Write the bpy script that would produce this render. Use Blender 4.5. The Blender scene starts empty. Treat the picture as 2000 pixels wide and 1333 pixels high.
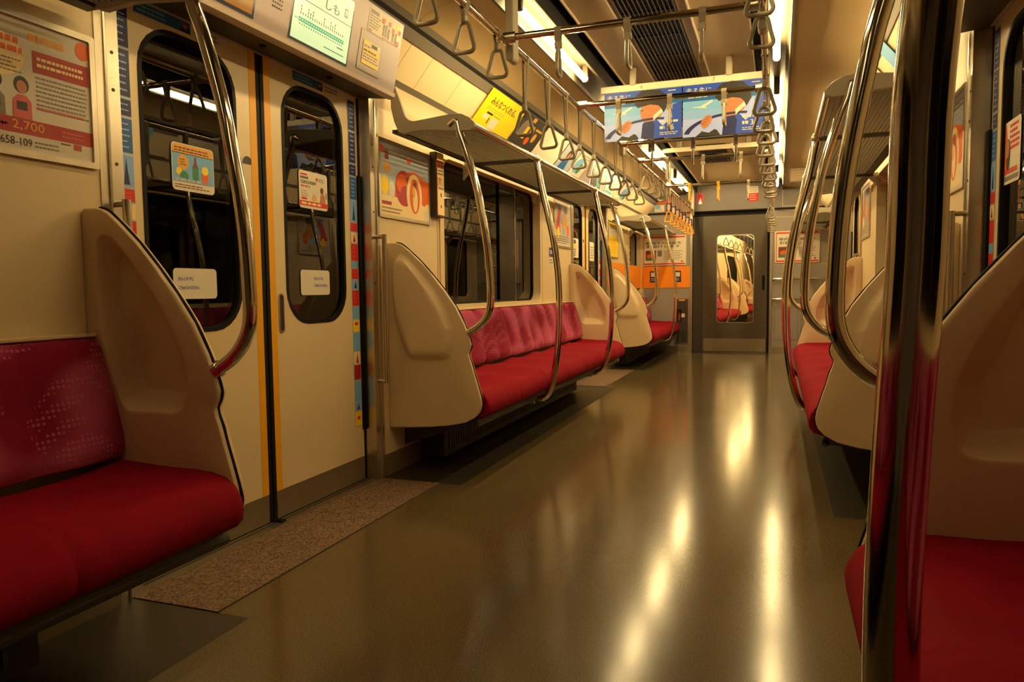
import bpy, math, random
from mathutils import Vector, Matrix
random.seed(7)
scene = bpy.context.scene
COL = scene.collection
PI = math.pi

# ------------------------------------------------------------------ materials
MATS = {}
def nodes(name):
    m = bpy.data.materials.new(name); m.use_nodes = True
    nt = m.node_tree; b = nt.nodes['Principled BSDF']
    MATS[name] = m
    return m, nt, b
def mat(name, col, rough=.5, metal=0., spec=.5, coat=0., vary=0., vscale=6., bump=0., bscale=200., sheen=0., emit=None, estr=0.):
    m, nt, b = nodes(name)
    c = (col[0], col[1], col[2], 1)
    b.inputs['Base Color'].default_value = c
    b.inputs['Roughness'].default_value = rough
    b.inputs['Metallic'].default_value = metal
    b.inputs['Specular IOR Level'].default_value = spec
    b.inputs['Coat Weight'].default_value = coat
    b.inputs['Coat Roughness'].default_value = .06
    if sheen:
        b.inputs['Sheen Weight'].default_value = sheen
        b.inputs['Sheen Roughness'].default_value = .45
        b.inputs['Sheen Tint'].default_value = (min(1, col[0]*1.6+.2), col[1]*1.2+.05, col[2]*1.2+.08, 1)
    tc = nt.nodes.new('ShaderNodeTexCoord')
    if vary:
        n = nt.nodes.new('ShaderNodeTexNoise'); n.inputs['Scale'].default_value = vscale; n.inputs['Detail'].default_value = 5
        r = nt.nodes.new('ShaderNodeMapRange'); r.inputs['To Min'].default_value = 1-vary; r.inputs['To Max'].default_value = 1+vary
        mx = nt.nodes.new('ShaderNodeMix'); mx.data_type = 'RGBA'; mx.blend_type = 'MULTIPLY'; mx.inputs['Factor'].default_value = 1
        mx.inputs['A'].default_value = c
        nt.links.new(tc.outputs['Object'], n.inputs['Vector']); nt.links.new(n.outputs['Fac'], r.inputs['Value'])
        nt.links.new(r.outputs['Result'], mx.inputs['B']); nt.links.new(mx.outputs['Result'], b.inputs['Base Color'])
    if bump:
        n2 = nt.nodes.new('ShaderNodeTexNoise'); n2.inputs['Scale'].default_value = bscale; n2.inputs['Detail'].default_value = 3
        bp = nt.nodes.new('ShaderNodeBump'); bp.inputs['Strength'].default_value = bump; bp.inputs['Distance'].default_value = .002
        nt.links.new(tc.outputs['Object'], n2.inputs['Vector']); nt.links.new(n2.outputs['Fac'], bp.inputs['Height']); nt.links.new(bp.outputs['Normal'], b.inputs['Normal'])
    if emit:
        b.inputs['Emission Color'].default_value = (emit[0], emit[1], emit[2], 1)
        b.inputs['Emission Strength'].default_value = estr
    return m
def srgb(r, g, b):
    f = lambda v: ((v/255+.055)/1.055)**2.4 if v > 10 else v/255/12.92
    return (f(r), f(g), f(b))

mat('cream_panel', (.70, .56, .34), .42, vary=.04, vscale=3, bump=.05, bscale=90)
mat('partition_resin', (.68, .52, .33), .5, vary=.04, vscale=8, bump=.12, bscale=260)
mat('door_paint', (.72, .58, .35), .33, vary=.03, vscale=2, bump=.04, bscale=60)
mat('ad_panel_paint', (.76, .62, .38), .5, vary=.03)
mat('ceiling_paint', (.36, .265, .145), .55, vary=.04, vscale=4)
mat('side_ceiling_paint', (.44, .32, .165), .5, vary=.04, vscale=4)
mat('fixture_paint', (.74, .66, .48), .35)
mat('channel_paint', (.07, .052, .028), .5)
mat('end_wall_paint', (.29, .26, .24), .45, vary=.06, vscale=4)
mat('end_header_paint', (.22, .20, .19), .5, vary=.05)
mat('end_door_paint', (.10, .08, .055), .33, vary=.08, vscale=5)
mat('header_plastic', (.46, .39, .42), .45, vary=.04)
mat('header_lip', (.62, .52, .46), .4)
mat('dark_soffit', (.045, .035, .025), .55)
mat('stainless', (.58, .53, .44), .30, metal=1, vary=.10, vscale=9, bump=.15, bscale=120)
mat('chrome', (.74, .68, .58), .10, metal=1)
mat('kick_metal', (.20, .15, .09), .42, metal=.35, vary=.15, vscale=12)
mat('black_rubber', (.006, .005, .005), .6, spec=.2)
mat('black_gloss', (.006, .006, .006), .15)
mat('dark_metal', (.06, .05, .04), .45, metal=.4)
mat('under_seat', (.025, .02, .015), .6, vary=.2)
mat('heater_metal', (.06, .05, .035), .5, metal=.3)
mat('moulding_grey', (.14, .12, .09), .45)
mat('yellow_tape', srgb(236, 168, 12), .5)
mat('orange_panel', srgb(240, 140, 10), .5, vary=.08, vscale=7)
mat('strap_band', (.26, .22, .15), .6, vary=.1, vscale=40)
mat('strap_resin', (.32, .28, .20), .32)
mat('strap_orange', srgb(245, 160, 6), .4)
mat('rack_grey', (.42, .37, .28), .42)
mat('rack_wire', (.16, .13, .08), .4, metal=.3)
mat('paper_white', (.72, .66, .54), .55)
mat('poster_white', (.60, .54, .47), .4, coat=.5)
mat('poster_cool', (.42, .50, .62), .35, coat=.6)
mat('ink_black', (.02, .018, .016), .5)
mat('ink_grey', (.20, .17, .15), .5)
mat('ink_red', srgb(170, 16, 20), .5, coat=.3)
mat('ink_bright_red', srgb(214, 30, 24), .5)
mat('ink_orange', srgb(225, 95, 20), .5)
mat('ink_gold', srgb(225, 165, 60), .5)
mat('ink_yellow', srgb(248, 214, 4), .5)
mat('ink_green', srgb(40, 130, 90), .5)
mat('ink_teal', (.01, .11, .36), .5)
mat('ink_aqua', (.17, .43, .80), .5)
mat('ink_sky', (.22, .42, .85), .45)
mat('ink_blue', (.015, .07, .50), .45)
mat('ink_navy', (.006, .014, .11), .45)
mat('ink_pale_blue', (.36, .46, .95), .5)
mat('ink_skin', srgb(182, 118, 78), .5)
mat('ink_brown', srgb(120, 50, 20), .5)
mat('ink_cream', srgb(240, 215, 160), .5)
mat('ink_pink', srgb(205, 90, 90), .5)
mat('ink_label_blue', (.02, .10, .60), .5)
mat('sill_metal', (.45, .40, .30), .32, metal=.9, vary=.1, vscale=20)
mat('tunnel_wall', (.05, .055, .035), .8, vary=.5, vscale=1.5)
mat('fabric_red', (.25, .001, .012), .85, spec=.12, sheen=.08, vary=.25, vscale=14, bump=.5, bscale=420)
mat('tube_glow', (1, 1, 1), .5, emit=(1.0, .725, .315), estr=76.)
mat('tube_glow_turned_down', (1, 1, 1), .5, emit=(1.0, .70, .29), estr=29.)  # nearest tubes, output turned down to darken the foreground like lens vignetting
mat('tube_glow_dim', (1, 1, 1), .5, emit=(1.0, .69, .30), estr=9.)
mat('screen_dark', (.02, .02, .02), .2, emit=(.01, .012, .012), estr=1)
mat('screen_green', (.02, .02, .02), .2, emit=srgb(196, 212, 150), estr=1.0)
mat('screen_ink', (.01, .01, .01), .3, emit=(.02, .06, .03), estr=1)
mat('screen_teal', (.01, .01, .01), .3, emit=srgb(30, 150, 100), estr=1)
mat('screen_orange', (.01, .01, .01), .3, emit=srgb(150, 90, 30), estr=1)

def glass_mat(name, tint, rough=0.0):
    m = bpy.data.materials.new(name); m.use_nodes = True; MATS[name] = m
    nt = m.node_tree; nt.nodes.clear()
    out = nt.nodes.new('ShaderNodeOutputMaterial'); mx = nt.nodes.new('ShaderNodeMixShader')
    tr = nt.nodes.new('ShaderNodeBsdfTransparent'); gl = nt.nodes.new('ShaderNodeBsdfGlossy'); fr = nt.nodes.new('ShaderNodeFresnel')
    fr.inputs['IOR'].default_value = 1.6; tr.inputs['Color'].default_value = (*tint, 1); gl.inputs['Roughness'].default_value = rough
    gl.inputs['Color'].default_value = (1, 1, 1, 1)
    nt.links.new(fr.outputs[0], mx.inputs[0]); nt.links.new(tr.outputs[0], mx.inputs[1]); nt.links.new(gl.outputs[0], mx.inputs[2]); nt.links.new(mx.outputs[0], out.inputs[0])
    return m
glass_mat('window_glass', (.55, .58, .52))
glass_mat('door_window_glass', (.75, .72, .62))
glass_mat('end_window_glass', (.95, .95, .92))

def floor_mat():
    m, nt, b = nodes('floor_vinyl')
    tc = nt.nodes.new('ShaderNodeTexCoord')
    n = nt.nodes.new('ShaderNodeTexNoise'); n.inputs['Scale'].default_value = 260; n.inputs['Detail'].default_value = 2
    n2 = nt.nodes.new('ShaderNodeTexNoise'); n2.inputs['Scale'].default_value = 1.6; n2.inputs['Detail'].default_value = 3
    cr = nt.nodes.new('ShaderNodeValToRGB'); cr.color_ramp.elements[0].position = .35; cr.color_ramp.elements[1].position = .68
    cr.color_ramp.elements[0].color = (.085, .062, .028, 1); cr.color_ramp.elements[1].color = (.18, .13, .058, 1)
    mx = nt.nodes.new('ShaderNodeMix'); mx.data_type = 'RGBA'; mx.blend_type = 'MULTIPLY'; mx.inputs['Factor'].default_value = .25
    r = nt.nodes.new('ShaderNodeMapRange'); r.inputs['To Min'].default_value = .14; r.inputs['To Max'].default_value = .20
    nt.links.new(tc.outputs['Object'], n.inputs['Vector']); nt.links.new(tc.outputs['Object'], n2.inputs['Vector'])
    nt.links.new(n.outputs['Fac'], cr.inputs[0]); nt.links.new(cr.outputs[0], mx.inputs['A']); nt.links.new(n2.outputs['Fac'], mx.inputs['B'])
    nt.links.new(mx.outputs['Result'], b.inputs['Base Color']); nt.links.new(n2.outputs['Fac'], r.inputs['Value']); nt.links.new(r.outputs['Result'], b.inputs['Roughness'])
    bp = nt.nodes.new('ShaderNodeBump'); bp.inputs['Strength'].default_value = .10; bp.inputs['Distance'].default_value = .0012
    n3 = nt.nodes.new('ShaderNodeTexNoise'); n3.inputs['Scale'].default_value = 18; n3.inputs['Detail'].default_value = 2
    nt.links.new(tc.outputs['Object'], n3.inputs['Vector']); nt.links.new(n3.outputs['Fac'], bp.inputs['Height']); nt.links.new(bp.outputs['Normal'], b.inputs['Normal'])
    b.inputs['Specular IOR Level'].default_value = .42; b.inputs['Coat Weight'].default_value = .08; b.inputs['Coat Roughness'].default_value = .12
floor_mat()
def side_floor_mat():
    m, nt, b = nodes('floor_border')
    tc = nt.nodes.new('ShaderNodeTexCoord'); n = nt.nodes.new('ShaderNodeTexNoise'); n.inputs['Scale'].default_value = 240
    cr = nt.nodes.new('ShaderNodeValToRGB'); cr.color_ramp.elements[0].color = (.018, .015, .010, 1); cr.color_ramp.elements[1].color = (.045, .038, .024, 1)
    nt.links.new(tc.outputs['Object'], n.inputs['Vector']); nt.links.new(n.outputs['Fac'], cr.inputs[0]); nt.links.new(cr.outputs[0], b.inputs['Base Color'])
    b.inputs['Roughness'].default_value = .4
side_floor_mat()
def speckle_mat():
    m, nt, b = nodes('speckled_mat')
    tc = nt.nodes.new('ShaderNodeTexCoord'); n = nt.nodes.new('ShaderNodeTexNoise'); n.inputs['Scale'].default_value = 150; n.inputs['Detail'].default_value = 3
    cr = nt.nodes.new('ShaderNodeValToRGB'); cr.color_ramp.elements[0].position = .38; cr.color_ramp.elements[1].position = .62
    cr.color_ramp.elements[0].color = (.06, .032, .018, 1); cr.color_ramp.elements[1].color = (.28, .18, .11, 1)
    bp = nt.nodes.new('ShaderNodeBump'); bp.inputs['Strength'].default_value = .4; bp.inputs['Distance'].default_value = .002
    nt.links.new(tc.outputs['Object'], n.inputs['Vector']); nt.links.new(n.outputs['Fac'], cr.inputs[0]); nt.links.new(cr.outputs[0], b.inputs['Base Color'])
    nt.links.new(n.outputs['Fac'], bp.inputs['Height']); nt.links.new(bp.outputs['Normal'], b.inputs['Normal'])
    b.inputs['Roughness'].default_value = .5
speckle_mat()
def back_fabric(name, base, light, big):
    m, nt, b = nodes(name)
    tc = nt.nodes.new('ShaderNodeTexCoord')
    n = nt.nodes.new('ShaderNodeTexNoise'); n.inputs['Scale'].default_value = big; n.inputs['Detail'].default_value = 0
    cr = nt.nodes.new('ShaderNodeValToRGB'); cr.color_ramp.elements[0].position = .40; cr.color_ramp.elements[1].position = .60
    cr.color_ramp.elements[0].color = (*base, 1); cr.color_ramp.elements[1].color = (*light, 1)
    # small raised dots, shown only in soft-edged patches
    v = nt.nodes.new('ShaderNodeTexVoronoi'); v.inputs['Scale'].default_value = 75; v.inputs['Randomness'].default_value = .12
    lt = nt.nodes.new('ShaderNodeMath'); lt.operation = 'LESS_THAN'; lt.inputs[1].default_value = .34
    n2 = nt.nodes.new('ShaderNodeTexNoise'); n2.inputs['Scale'].default_value = 6.5; n2.inputs['Detail'].default_value = 0
    gt = nt.nodes.new('ShaderNodeMath'); gt.operation = 'GREATER_THAN'; gt.inputs[1].default_value = .52
    mu = nt.nodes.new('ShaderNodeMath'); mu.operation = 'MULTIPLY'
    mu2 = nt.nodes.new('ShaderNodeMath'); mu2.operation = 'MULTIPLY'; mu2.inputs[1].default_value = .42
    mx = nt.nodes.new('ShaderNodeMix'); mx.data_type = 'RGBA'; mx.inputs['B'].default_value = (min(1, light[0]*1.3), light[1]*2+.05, light[2]*1.6+.03, 1)
    for q in (n, v, n2): nt.links.new(tc.outputs['Object'], q.inputs['Vector'])
    nt.links.new(n.outputs['Fac'], cr.inputs[0]); nt.links.new(v.outputs['Distance'], lt.inputs[0]); nt.links.new(n2.outputs['Fac'], gt.inputs[0])
    nt.links.new(lt.outputs[0], mu.inputs[0]); nt.links.new(gt.outputs[0], mu.inputs[1]); nt.links.new(mu.outputs[0], mu2.inputs[0]); nt.links.new(mu2.outputs[0], mx.inputs['Factor'])
    nt.links.new(cr.outputs[0], mx.inputs['A']); nt.links.new(mx.outputs['Result'], b.inputs['Base Color'])
    b.inputs['Roughness'].default_value = .85; b.inputs['Specular IOR Level'].default_value = .15
    b.inputs['Sheen Weight'].default_value = .2; b.inputs['Sheen Tint'].default_value = (.9, .3, .4, 1)
back_fabric('fabric_back', (.24, .005, .035), (.46, .075, .17), 5.0)

# ------------------------------------------------------------------ mesh builder
_text_cache = {}
def text_mesh(s):
    if s not in _text_cache:
        c = bpy.data.curves.new('tmp_text', 'FONT'); c.body = s; c.resolution_u = 2
        o = bpy.data.objects.new('tmp_text', c)
        me = bpy.data.meshes.new_from_object(o)
        vs = [(v.co.x, v.co.y) for v in me.vertices]; fs = [tuple(p.vertices) for p in me.polygons]
        bpy.data.objects.remove(o); bpy.data.curves.remove(c); bpy.data.meshes.remove(me)
        _text_cache[s] = (vs, fs)
    return _text_cache[s]

class MB:
    def __init__(self): self.v = []; self.f = []; self.mi = []; self.mats = []; self.sm = []
    def m(self, name):
        if name not in self.mats: self.mats.append(name)
        return self.mats.index(name)
    def add(self, vs, fs, mt, smooth=False):
        o = len(self.v); self.v += [tuple(p) for p in vs]; i = self.m(mt)
        for f in fs: self.f.append(tuple(o+k for k in f)); self.mi.append(i); self.sm.append(smooth)
        return self
    def box(self, x0, x1, y0, y1, z0, z1, mt):
        if x0 > x1: x0, x1 = x1, x0
        vs = [(x, y, z) for z in (z0, z1) for y in (y0, y1) for x in (x0, x1)]
        return self.add(vs, [(0,2,3,1),(4,5,7,6),(0,1,5,4),(2,6,7,3),(0,4,6,2),(1,3,7,5)], mt)
    def bbox(self, x0, x1, y0, y1, z0, z1, mt, b=.004):
        """box with chamfered edges"""
        if x0 > x1: x0, x1 = x1, x0
        b = min(b, (x1-x0)*.45, (y1-y0)*.45, (z1-z0)*.45)
        cx, cy, cz = (x0+x1)/2, (y0+y1)/2, (z0+z1)/2; hx, hy, hz = (x1-x0)/2, (y1-y0)/2, (z1-z0)/2
        vs = []; idx = {}
        for sx in (-1, 1):
            for sy in (-1, 1):
                for sz in (-1, 1):
                    for a in range(3):
                        h = [hx, hy, hz]; 
                        for q in range(3):
                            if q != a: h[q] -= b
                        idx[(sx, sy, sz, a)] = len(vs); vs.append((cx+sx*h[0], cy+sy*h[1], cz+sz*h[2]))
        fs = []
        for sx in (-1, 1): fs.append(tuple(idx[(sx, *q, 0)] for q in ((-1,-1),(1,-1),(1,1),(-1,1))[::sx]))
        for sy in (-1, 1): fs.append(tuple(idx[(q[0], sy, q[1], 1)] for q in ((-1,-1),(1,-1),(1,1),(-1,1))[::-sy]))
        for sz in (-1, 1): fs.append(tuple(idx[(*q, sz, 2)] for q in ((-1,-1),(1,-1),(1,1),(-1,1))[::sz]))
        for sx in (-1, 1):
            for sy in (-1, 1):
                f = [idx[(sx,sy,-1,0)], idx[(sx,sy,-1,1)], idx[(sx,sy,1,1)], idx[(sx,sy,1,0)]]; fs.append(tuple(f if sx*sy > 0 else f[::-1]))
            for sz in (-1, 1):
                f = [idx[(sx,-1,sz,2)], idx[(sx,-1,sz,0)], idx[(sx,1,sz,0)], idx[(sx,1,sz,2)]]; fs.append(tuple(f[::-1] if sx*sz > 0 else f)[::-1])
        for sy in (-1, 1):
            for sz in (-1, 1):
                f = [idx[(-1,sy,sz,1)], idx[(-1,sy,sz,2)], idx[(1,sy,sz,2)], idx[(1,sy,sz,1)]]; fs.append(tuple(f if sy*sz < 0 else f[::-1])[::-1])
        for sx in (-1, 1):
            for sy in (-1, 1):
                for sz in (-1, 1):
                    f = [idx[(sx,sy,sz,0)], idx[(sx,sy,sz,1)], idx[(sx,sy,sz,2)]]; fs.append(tuple(f if sx*sy*sz > 0 else f[::-1]))
        return self.add(vs, fs, mt)
    def loops(self, rings, mt, closed=True, cap0=False, cap1=False, smooth=True):
        n = len(rings[0]); vs = [p for r in rings for p in r]; fs = []
        for i in range(len(rings)-1):
            for k in range(n if closed else n-1):
                a = i*n+k; b = i*n+(k+1) % n; fs.append((a, b, b+n, a+n))
        if cap0: fs.append(tuple(range(n))[::-1])
        if cap1: fs.append(tuple((len(rings)-1)*n+k for k in range(n)))
        return self.add(vs, fs, mt, smooth)
    def tube(self, path, r, mt, n=14, caps=True, closed=False):
        P = [Vector(p) for p in path]; N = len(P); rings = []
        up = None
        for i, p in enumerate(P):
            if closed: t = (P[(i+1) % N]-P[i-1]).normalized()
            else: t = (P[min(i+1, N-1)]-P[max(i-1, 0)]).normalized()
            if up is None:
                a = Vector((0, 0, 1)) if abs(t.z) < .9 else Vector((0, 1, 0))
                up = (a-t*a.dot(t)).normalized()
            else: up = (up-t*up.dot(t)).normalized()
            s = t.cross(up); rr = r[i] if isinstance(r, (list, tuple)) else r
            rings.append([tuple(p+up*(rr*math.cos(2*PI*k/n))+s*(rr*math.sin(2*PI*k/n))) for k in range(n)])
        if closed: rings.append(rings[0])
        return self.loops(rings, mt, cap0=caps and not closed, cap1=caps and not closed)
    def prism(self, prof, y0, y1, mt, smooth=False):
        """closed (x,z) polygon extruded along y"""
        a = [(x, y0, z) for x, z in prof]; b = [(x, y1, z) for x, z in prof]
        return self.loops([a, b], mt, cap0=True, cap1=True, smooth=smooth)
    def build(self, name, parent=None, flip=False, bevel=0, sub=0):
        """flip: mirror across the car's centre line"""
        import bmesh
        org = Vector(parent_org(parent)) if parent else Vector((0, 0, 0))
        vs = [(-x if flip else x, y, z) for x, y, z in self.v]
        vs = [(x-org.x, y-org.y, z-org.z) for x, y, z in vs]
        fs = [f[::-1] for f in self.f] if flip else self.f
        me = bpy.data.meshes.new(name); me.from_pydata(vs, [], fs)
        for mt in self.mats: me.materials.append(MATS[mt])
        me.polygons.foreach_set('material_index', self.mi); me.polygons.foreach_set('use_smooth', self.sm); me.update()
        if not getattr(self, 'flat', False):
            bm = bmesh.new(); bm.from_mesh(me); bmesh.ops.recalc_face_normals(bm, faces=bm.faces); bm.to_mesh(me); bm.free()
        me.set_sharp_from_angle(angle=math.radians(38))
        o = bpy.data.objects.new(name, me); COL.objects.link(o)
        if parent: o.parent = parent
        if bevel:
            bv = o.modifiers.new('bevel', 'BEVEL'); bv.width = bevel; bv.segments = 2; bv.limit_method = 'ANGLE'
        return o

def parent_org(o):
    v = Vector((0, 0, 0))
    while o is not None: v += Vector(o.location); o = o.parent
    return v
def thing(name, label, cat, loc, group=None):
    o = bpy.data.objects.new(name, None); COL.objects.link(o); o.location = loc; o.empty_display_size = .1
    o['label'] = label; o['category'] = cat
    if group: o['group'] = group
    return o
def tag(o, label, cat, group=None):
    o['label'] = label; o['category'] = cat
    if group: o['group'] = group
    return o
def single(name, mb, label, cat, group=None, loc=None, flip=False):
    """a thing that is one mesh, with its own origin"""
    o = mb.build(name, None, flip)
    me = o.data; n = len(me.vertices)
    c = Vector((0, 0, 0))
    for v in me.vertices: c += v.co
    c /= n
    for v in me.vertices: v.co -= c
    o.location = c
    return tag(o, label, cat, group)
def struct(name, mb, parent=None, flip=False):
    o = mb.build(name, parent, flip)
    if not parent: o['kind'] = 'structure'
    return o
def struct_empty(name, loc):
    o = bpy.data.objects.new(name, None); COL.objects.link(o); o.location = loc; o['kind'] = 'structure'; return o
def children(o): return [c for c in bpy.data.objects if c.parent == o]
def dup(root, mtx=None, label=None, group=None):
    r = root.copy(); COL.objects.link(r)
    kids = list(root.children)
    for ch in kids:
        c = ch.copy(); COL.objects.link(c); c.parent = r
        for g in list(ch.children):
            d = g.copy(); COL.objects.link(d); d.parent = c
    if mtx is not None:
        M = mtx @ Matrix.LocRotScale(root.location, root.rotation_euler, root.scale)
        l, q, s = M.decompose(); r.location = l; r.rotation_euler = q.to_euler()
    if label: r['label'] = label
    if group: r['group'] = group
    return r

class Plane:
    """flat artwork drawn on a real plane: o origin, u right, v up (metres); lift keeps inks apart"""
    def __init__(self, mb, o, u, v):
        self.mb = mb; self.o = Vector(o); self.u = Vector(u).normalized(); self.v = Vector(v).normalized(); self.n = self.u.cross(self.v); mb.flat = True
    def p(self, a, b, l): return tuple(self.o+self.u*a+self.v*b+self.n*l)
    def poly(self, pts, mt, l=.0006): self.mb.add([self.p(a, b, l) for a, b in pts], [tuple(range(len(pts)))], mt); return self
    def rect(self, a0, b0, a1, b1, mt, l=.0006): return self.poly([(a0, b0), (a1, b0), (a1, b1), (a0, b1)], mt, l)
    def slab(self, a0, b0, a1, b1, t, mt, r=0.0):
        """thin sheet of thickness t, front face at lift 0"""
        pts = rrect(a0, a1, b0, b1, r, 5) if r else [(a0, b0), (a1, b0), (a1, b1), (a0, b1)]
        n = len(pts)
        vs = [self.p(a, b, 0) for a, b in pts]+[self.p(a, b, -t) for a, b in pts]
        fs = [tuple(range(n)), tuple(range(2*n-1, n-1, -1))]+[(k, n+k, n+(k+1) % n, (k+1) % n) for k in range(n)]
        self.mb.add(vs, fs, mt); return self
    def circ(self, a, b, ra, rb, mt, l=.0006, n=28): return self.poly([(a+ra*math.cos(2*PI*k/n), b+rb*math.sin(2*PI*k/n)) for k in range(n)], mt, l)
    def text(self, s, a, b, h, mt, w=None, l=.001, bold=0):
        vs, fs = text_mesh(s)
        x0 = min(x for x, y in vs); x1 = max(x for x, y in vs); y0 = min(y for x, y in vs); y1 = max(y for x, y in vs)
        sy = h/(y1-y0); sx = (w/(x1-x0)) if w else sy
        for dx in ([0, bold] if bold else [0]):
            self.mb.add([self.p(a+dx+(x-x0)*sx, b+(y-y0)*sy, l+dx*.02) for x, y in vs], fs, mt)
        return self
    def lines(self, a0, b0, a1, b1, n, mt, fill=.45, l=.0006, seg=.02, ragged=.25):
        """rows of small print too fine to read"""
        st = (b1-b0)/n
        for i in range(n):
            y = b0+st*(i+.5); x = a0; end = a1-(a1-a0)*ragged*random.random()
            while x < end:
                w = seg*(.5+random.random()*.9); self.rect(x, y-st*fill/2, min(x+w, end), y+st*fill/2, mt, l); x += w+seg*.22
        return self

def rrect(a0, a1, b0, b1, r, n=6):
    pts = []
    for cx, cy, s in ((a1-r, b1-r, 0), (a0+r, b1-r, 1), (a0+r, b0+r, 2), (a1-r, b0+r, 3)):
        for k in range(n+1):
            t = (s+k/n)*PI/2; pts.append((cx+r*math.cos(t), cy+r*math.sin(t)))
    return pts
def plate_hole(mb, outer, inner, x0, x1, mt):
    """(y,z) ring plate between x0 and x1; outer and inner have equal counts"""
    A = [(x0, y, z) for y, z in outer]; B = [(x1, y, z) for y, z in outer]; C = [(x1, y, z) for y, z in inner]; D = [(x0, y, z) for y, z in inner]
    mb.loops([A, B, C, D, A], mt, smooth=False)
def smooth_path(pts, k=3):
    """Catmull-Rom through 3D points"""
    P = [Vector(p) for p in pts]; P = [P[0]*2-P[1]]+P+[P[-1]*2-P[-2]]; out = []
    for i in range(1, len(P)-2):
        for j in range(k):
            t = j/k; a, b, c, d = P[i-1], P[i], P[i+1], P[i+2]
            out.append(tuple(.5*((2*b)+(c-a)*t+(2*a-5*b+4*c-d)*t*t+(-a+3*b-3*c+d)*t**3)))
    out.append(tuple(P[-2])); return out
def ordinal(k):
    w = ['first', 'second', 'third', 'fourth', 'fifth', 'sixth', 'seventh', 'eighth', 'ninth', 'tenth', 'eleventh', 'twelfth', 'thirteenth', 'fourteenth', 'fifteenth', 'sixteenth', 'seventeenth', 'eighteenth', 'nineteenth', 'twentieth', 'twenty-first', 'twenty-second', 'twenty-third', 'twenty-fourth', 'twenty-fifth', 'twenty-sixth']
    return w[k]

# ------------------------------------------------------------------ key dimensions (metres, x across, y along, z up)
XW = 1.165           # wall face
XD = 1.22            # door leaf face
YB, YE = -2.6, 10.1  # rear and end wall
DOORS = (2.255, 7.075)
HALF = .665
WIN = ((-1.16, .61), (3.66, 5.43), (9.02, 9.86))
WZ0, WZ1 = .765, 1.605
SIDES = ((-1, 'left'), (1, 'right'))

# ------------------------------------------------------------------ floor
mb = MB(); mb.box(-.76, .76, YB, YE, -.05, 0, 'floor_vinyl'); 
for s in (-1, 1):
    y = YB
    for d in DOORS:
        mb.box(s*.76, s*1.30, y, d-.70, -.05, 0, 'floor_border'); mb.box(s*.76, s*1.30, d-.70, d+.70, -.05, 0, 'floor_vinyl'); y = d+.70
    mb.box(s*.76, s*1.30, y, YE, -.05, 0, 'floor_border')
struct('floor', mb)
n = 0
for s, nm in SIDES:
    for d in DOORS:
        n += 1
        mb = MB(); mb.box(-1.165, -.865, d-.70, d+.70, 0, .003, 'speckled_mat'); mb.box(-.8655, -.863, d-.70, d+.70, 0, .0032, 'dark_metal')
        struct('trim_%d' % n, mb, flip=s > 0)
        n += 1
        mb = MB(); mb.box(-1.215, -1.165, d-HALF, d+HALF, 0, .006, 'sill_metal'); mb.box(-1.235, -1.217, d-HALF, d+HALF, -.002, .002, 'black_rubber')
        mb.box(-1.20, -1.193, d-HALF, d+HALF, .006, .008, 'dark_metal'); mb.box(-1.225, -1.175, d-.012, d+.012, .004, .014, 'black_rubber')
        struct('trim_%d' % n, mb, flip=s > 0)

# ------------------------------------------------------------------ walls
def wall(s, nm):
    mb = MB(); t0, t1 = -1.30, -XW
    segs = [(YB, DOORS[0]-HALF-.012, WIN[0]), (DOORS[0]+HALF+.012, DOORS[1]-HALF-.012, WIN[1]), (DOORS[1]+HALF+.012, YE, WIN[2])]
    for y0, y1, (w0, w1) in segs:
        mb.box(t0, t1, y0, w0, 0, 1.70, 'cream_panel'); mb.box(t0, t1, w1, y1, 0, 1.70, 'cream_panel')
        mb.box(t0, t1, w0, w1, 0, WZ0, 'cream_panel'); mb.box(t0, t1, w0, w1, WZ1, 1.70, 'cream_panel')
        # dark kick strip
        mb.box(t1, t1+.006, y0+.07, y1-.07, .0, .10, 'kick_metal')
        # fine vertical panel joints
        for yy in (w0-.055, w1+.055): mb.box(t1-.001, t1+.0012, yy, yy+.003, .76, 1.70, 'moulding_grey')
    # the curve up to the advertisement strip, the strip itself, moulding (interrupted by the door headers)
    for y0, y1, _w in segs:
        mb.prism([(-1.165, 1.70), (-1.16, 1.735), (-1.145, 1.79), (-1.130, 1.812), (-1.30, 1.812), (-1.30, 1.70)], y0, y1, 'cream_panel')
        mb.prism([(-1.130, 1.812), (-1.112, 1.835), (-1.121, 1.842), (-1.30, 1.842), (-1.30, 1.812)], y0, y1, 'moulding_grey')
        mb.prism([(-1.120, 1.838), (-1.00, 1.982), (-1.30, 1.99)], y0, y1, 'ad_panel_paint')
    for y in (3.05, 3.27, 3.62, 4.0, 5.7, 6.2, 8.3, 8.9, 9.5):
        P = [(-1.1195, 1.8388), (-1.0005, 1.9818)]; dx, dz = -.001, .0008
        mb.add([(P[0][0]+.001, y, P[0][1]), (P[1][0]+.001, y, P[1][1]), (P[1][0]+.001, y+.003, P[1][1]), (P[0][0]+.001, y+.003, P[0][1])], [(0, 1, 2, 3)], 'moulding_grey')
    return struct('wall_'+nm, mb, flip=s > 0)
for s, nm in SIDES:
    wall(s, nm)
    n += 1
    mb = MB()
    mb.prism([(-1.002, 1.972), (-.992, 1.985), (-.972, 2.012), (-.978, 2.018), (-1.02, 1.99)], YB, YE, 'moulding_grey')
    mb.prism([(-.980, 2.012), (-.958, 2.034), (-.966, 2.044), (-1.0, 2.03)], YB, YE, 'black_rubber')
    mb.prism([(-.962, 2.030), (-.940, 2.050), (-.948, 2.060), (-.98, 2.045)], YB, YE, 'moulding_grey')
    struct('trim_%d' % n, mb, flip=s > 0)

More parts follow.
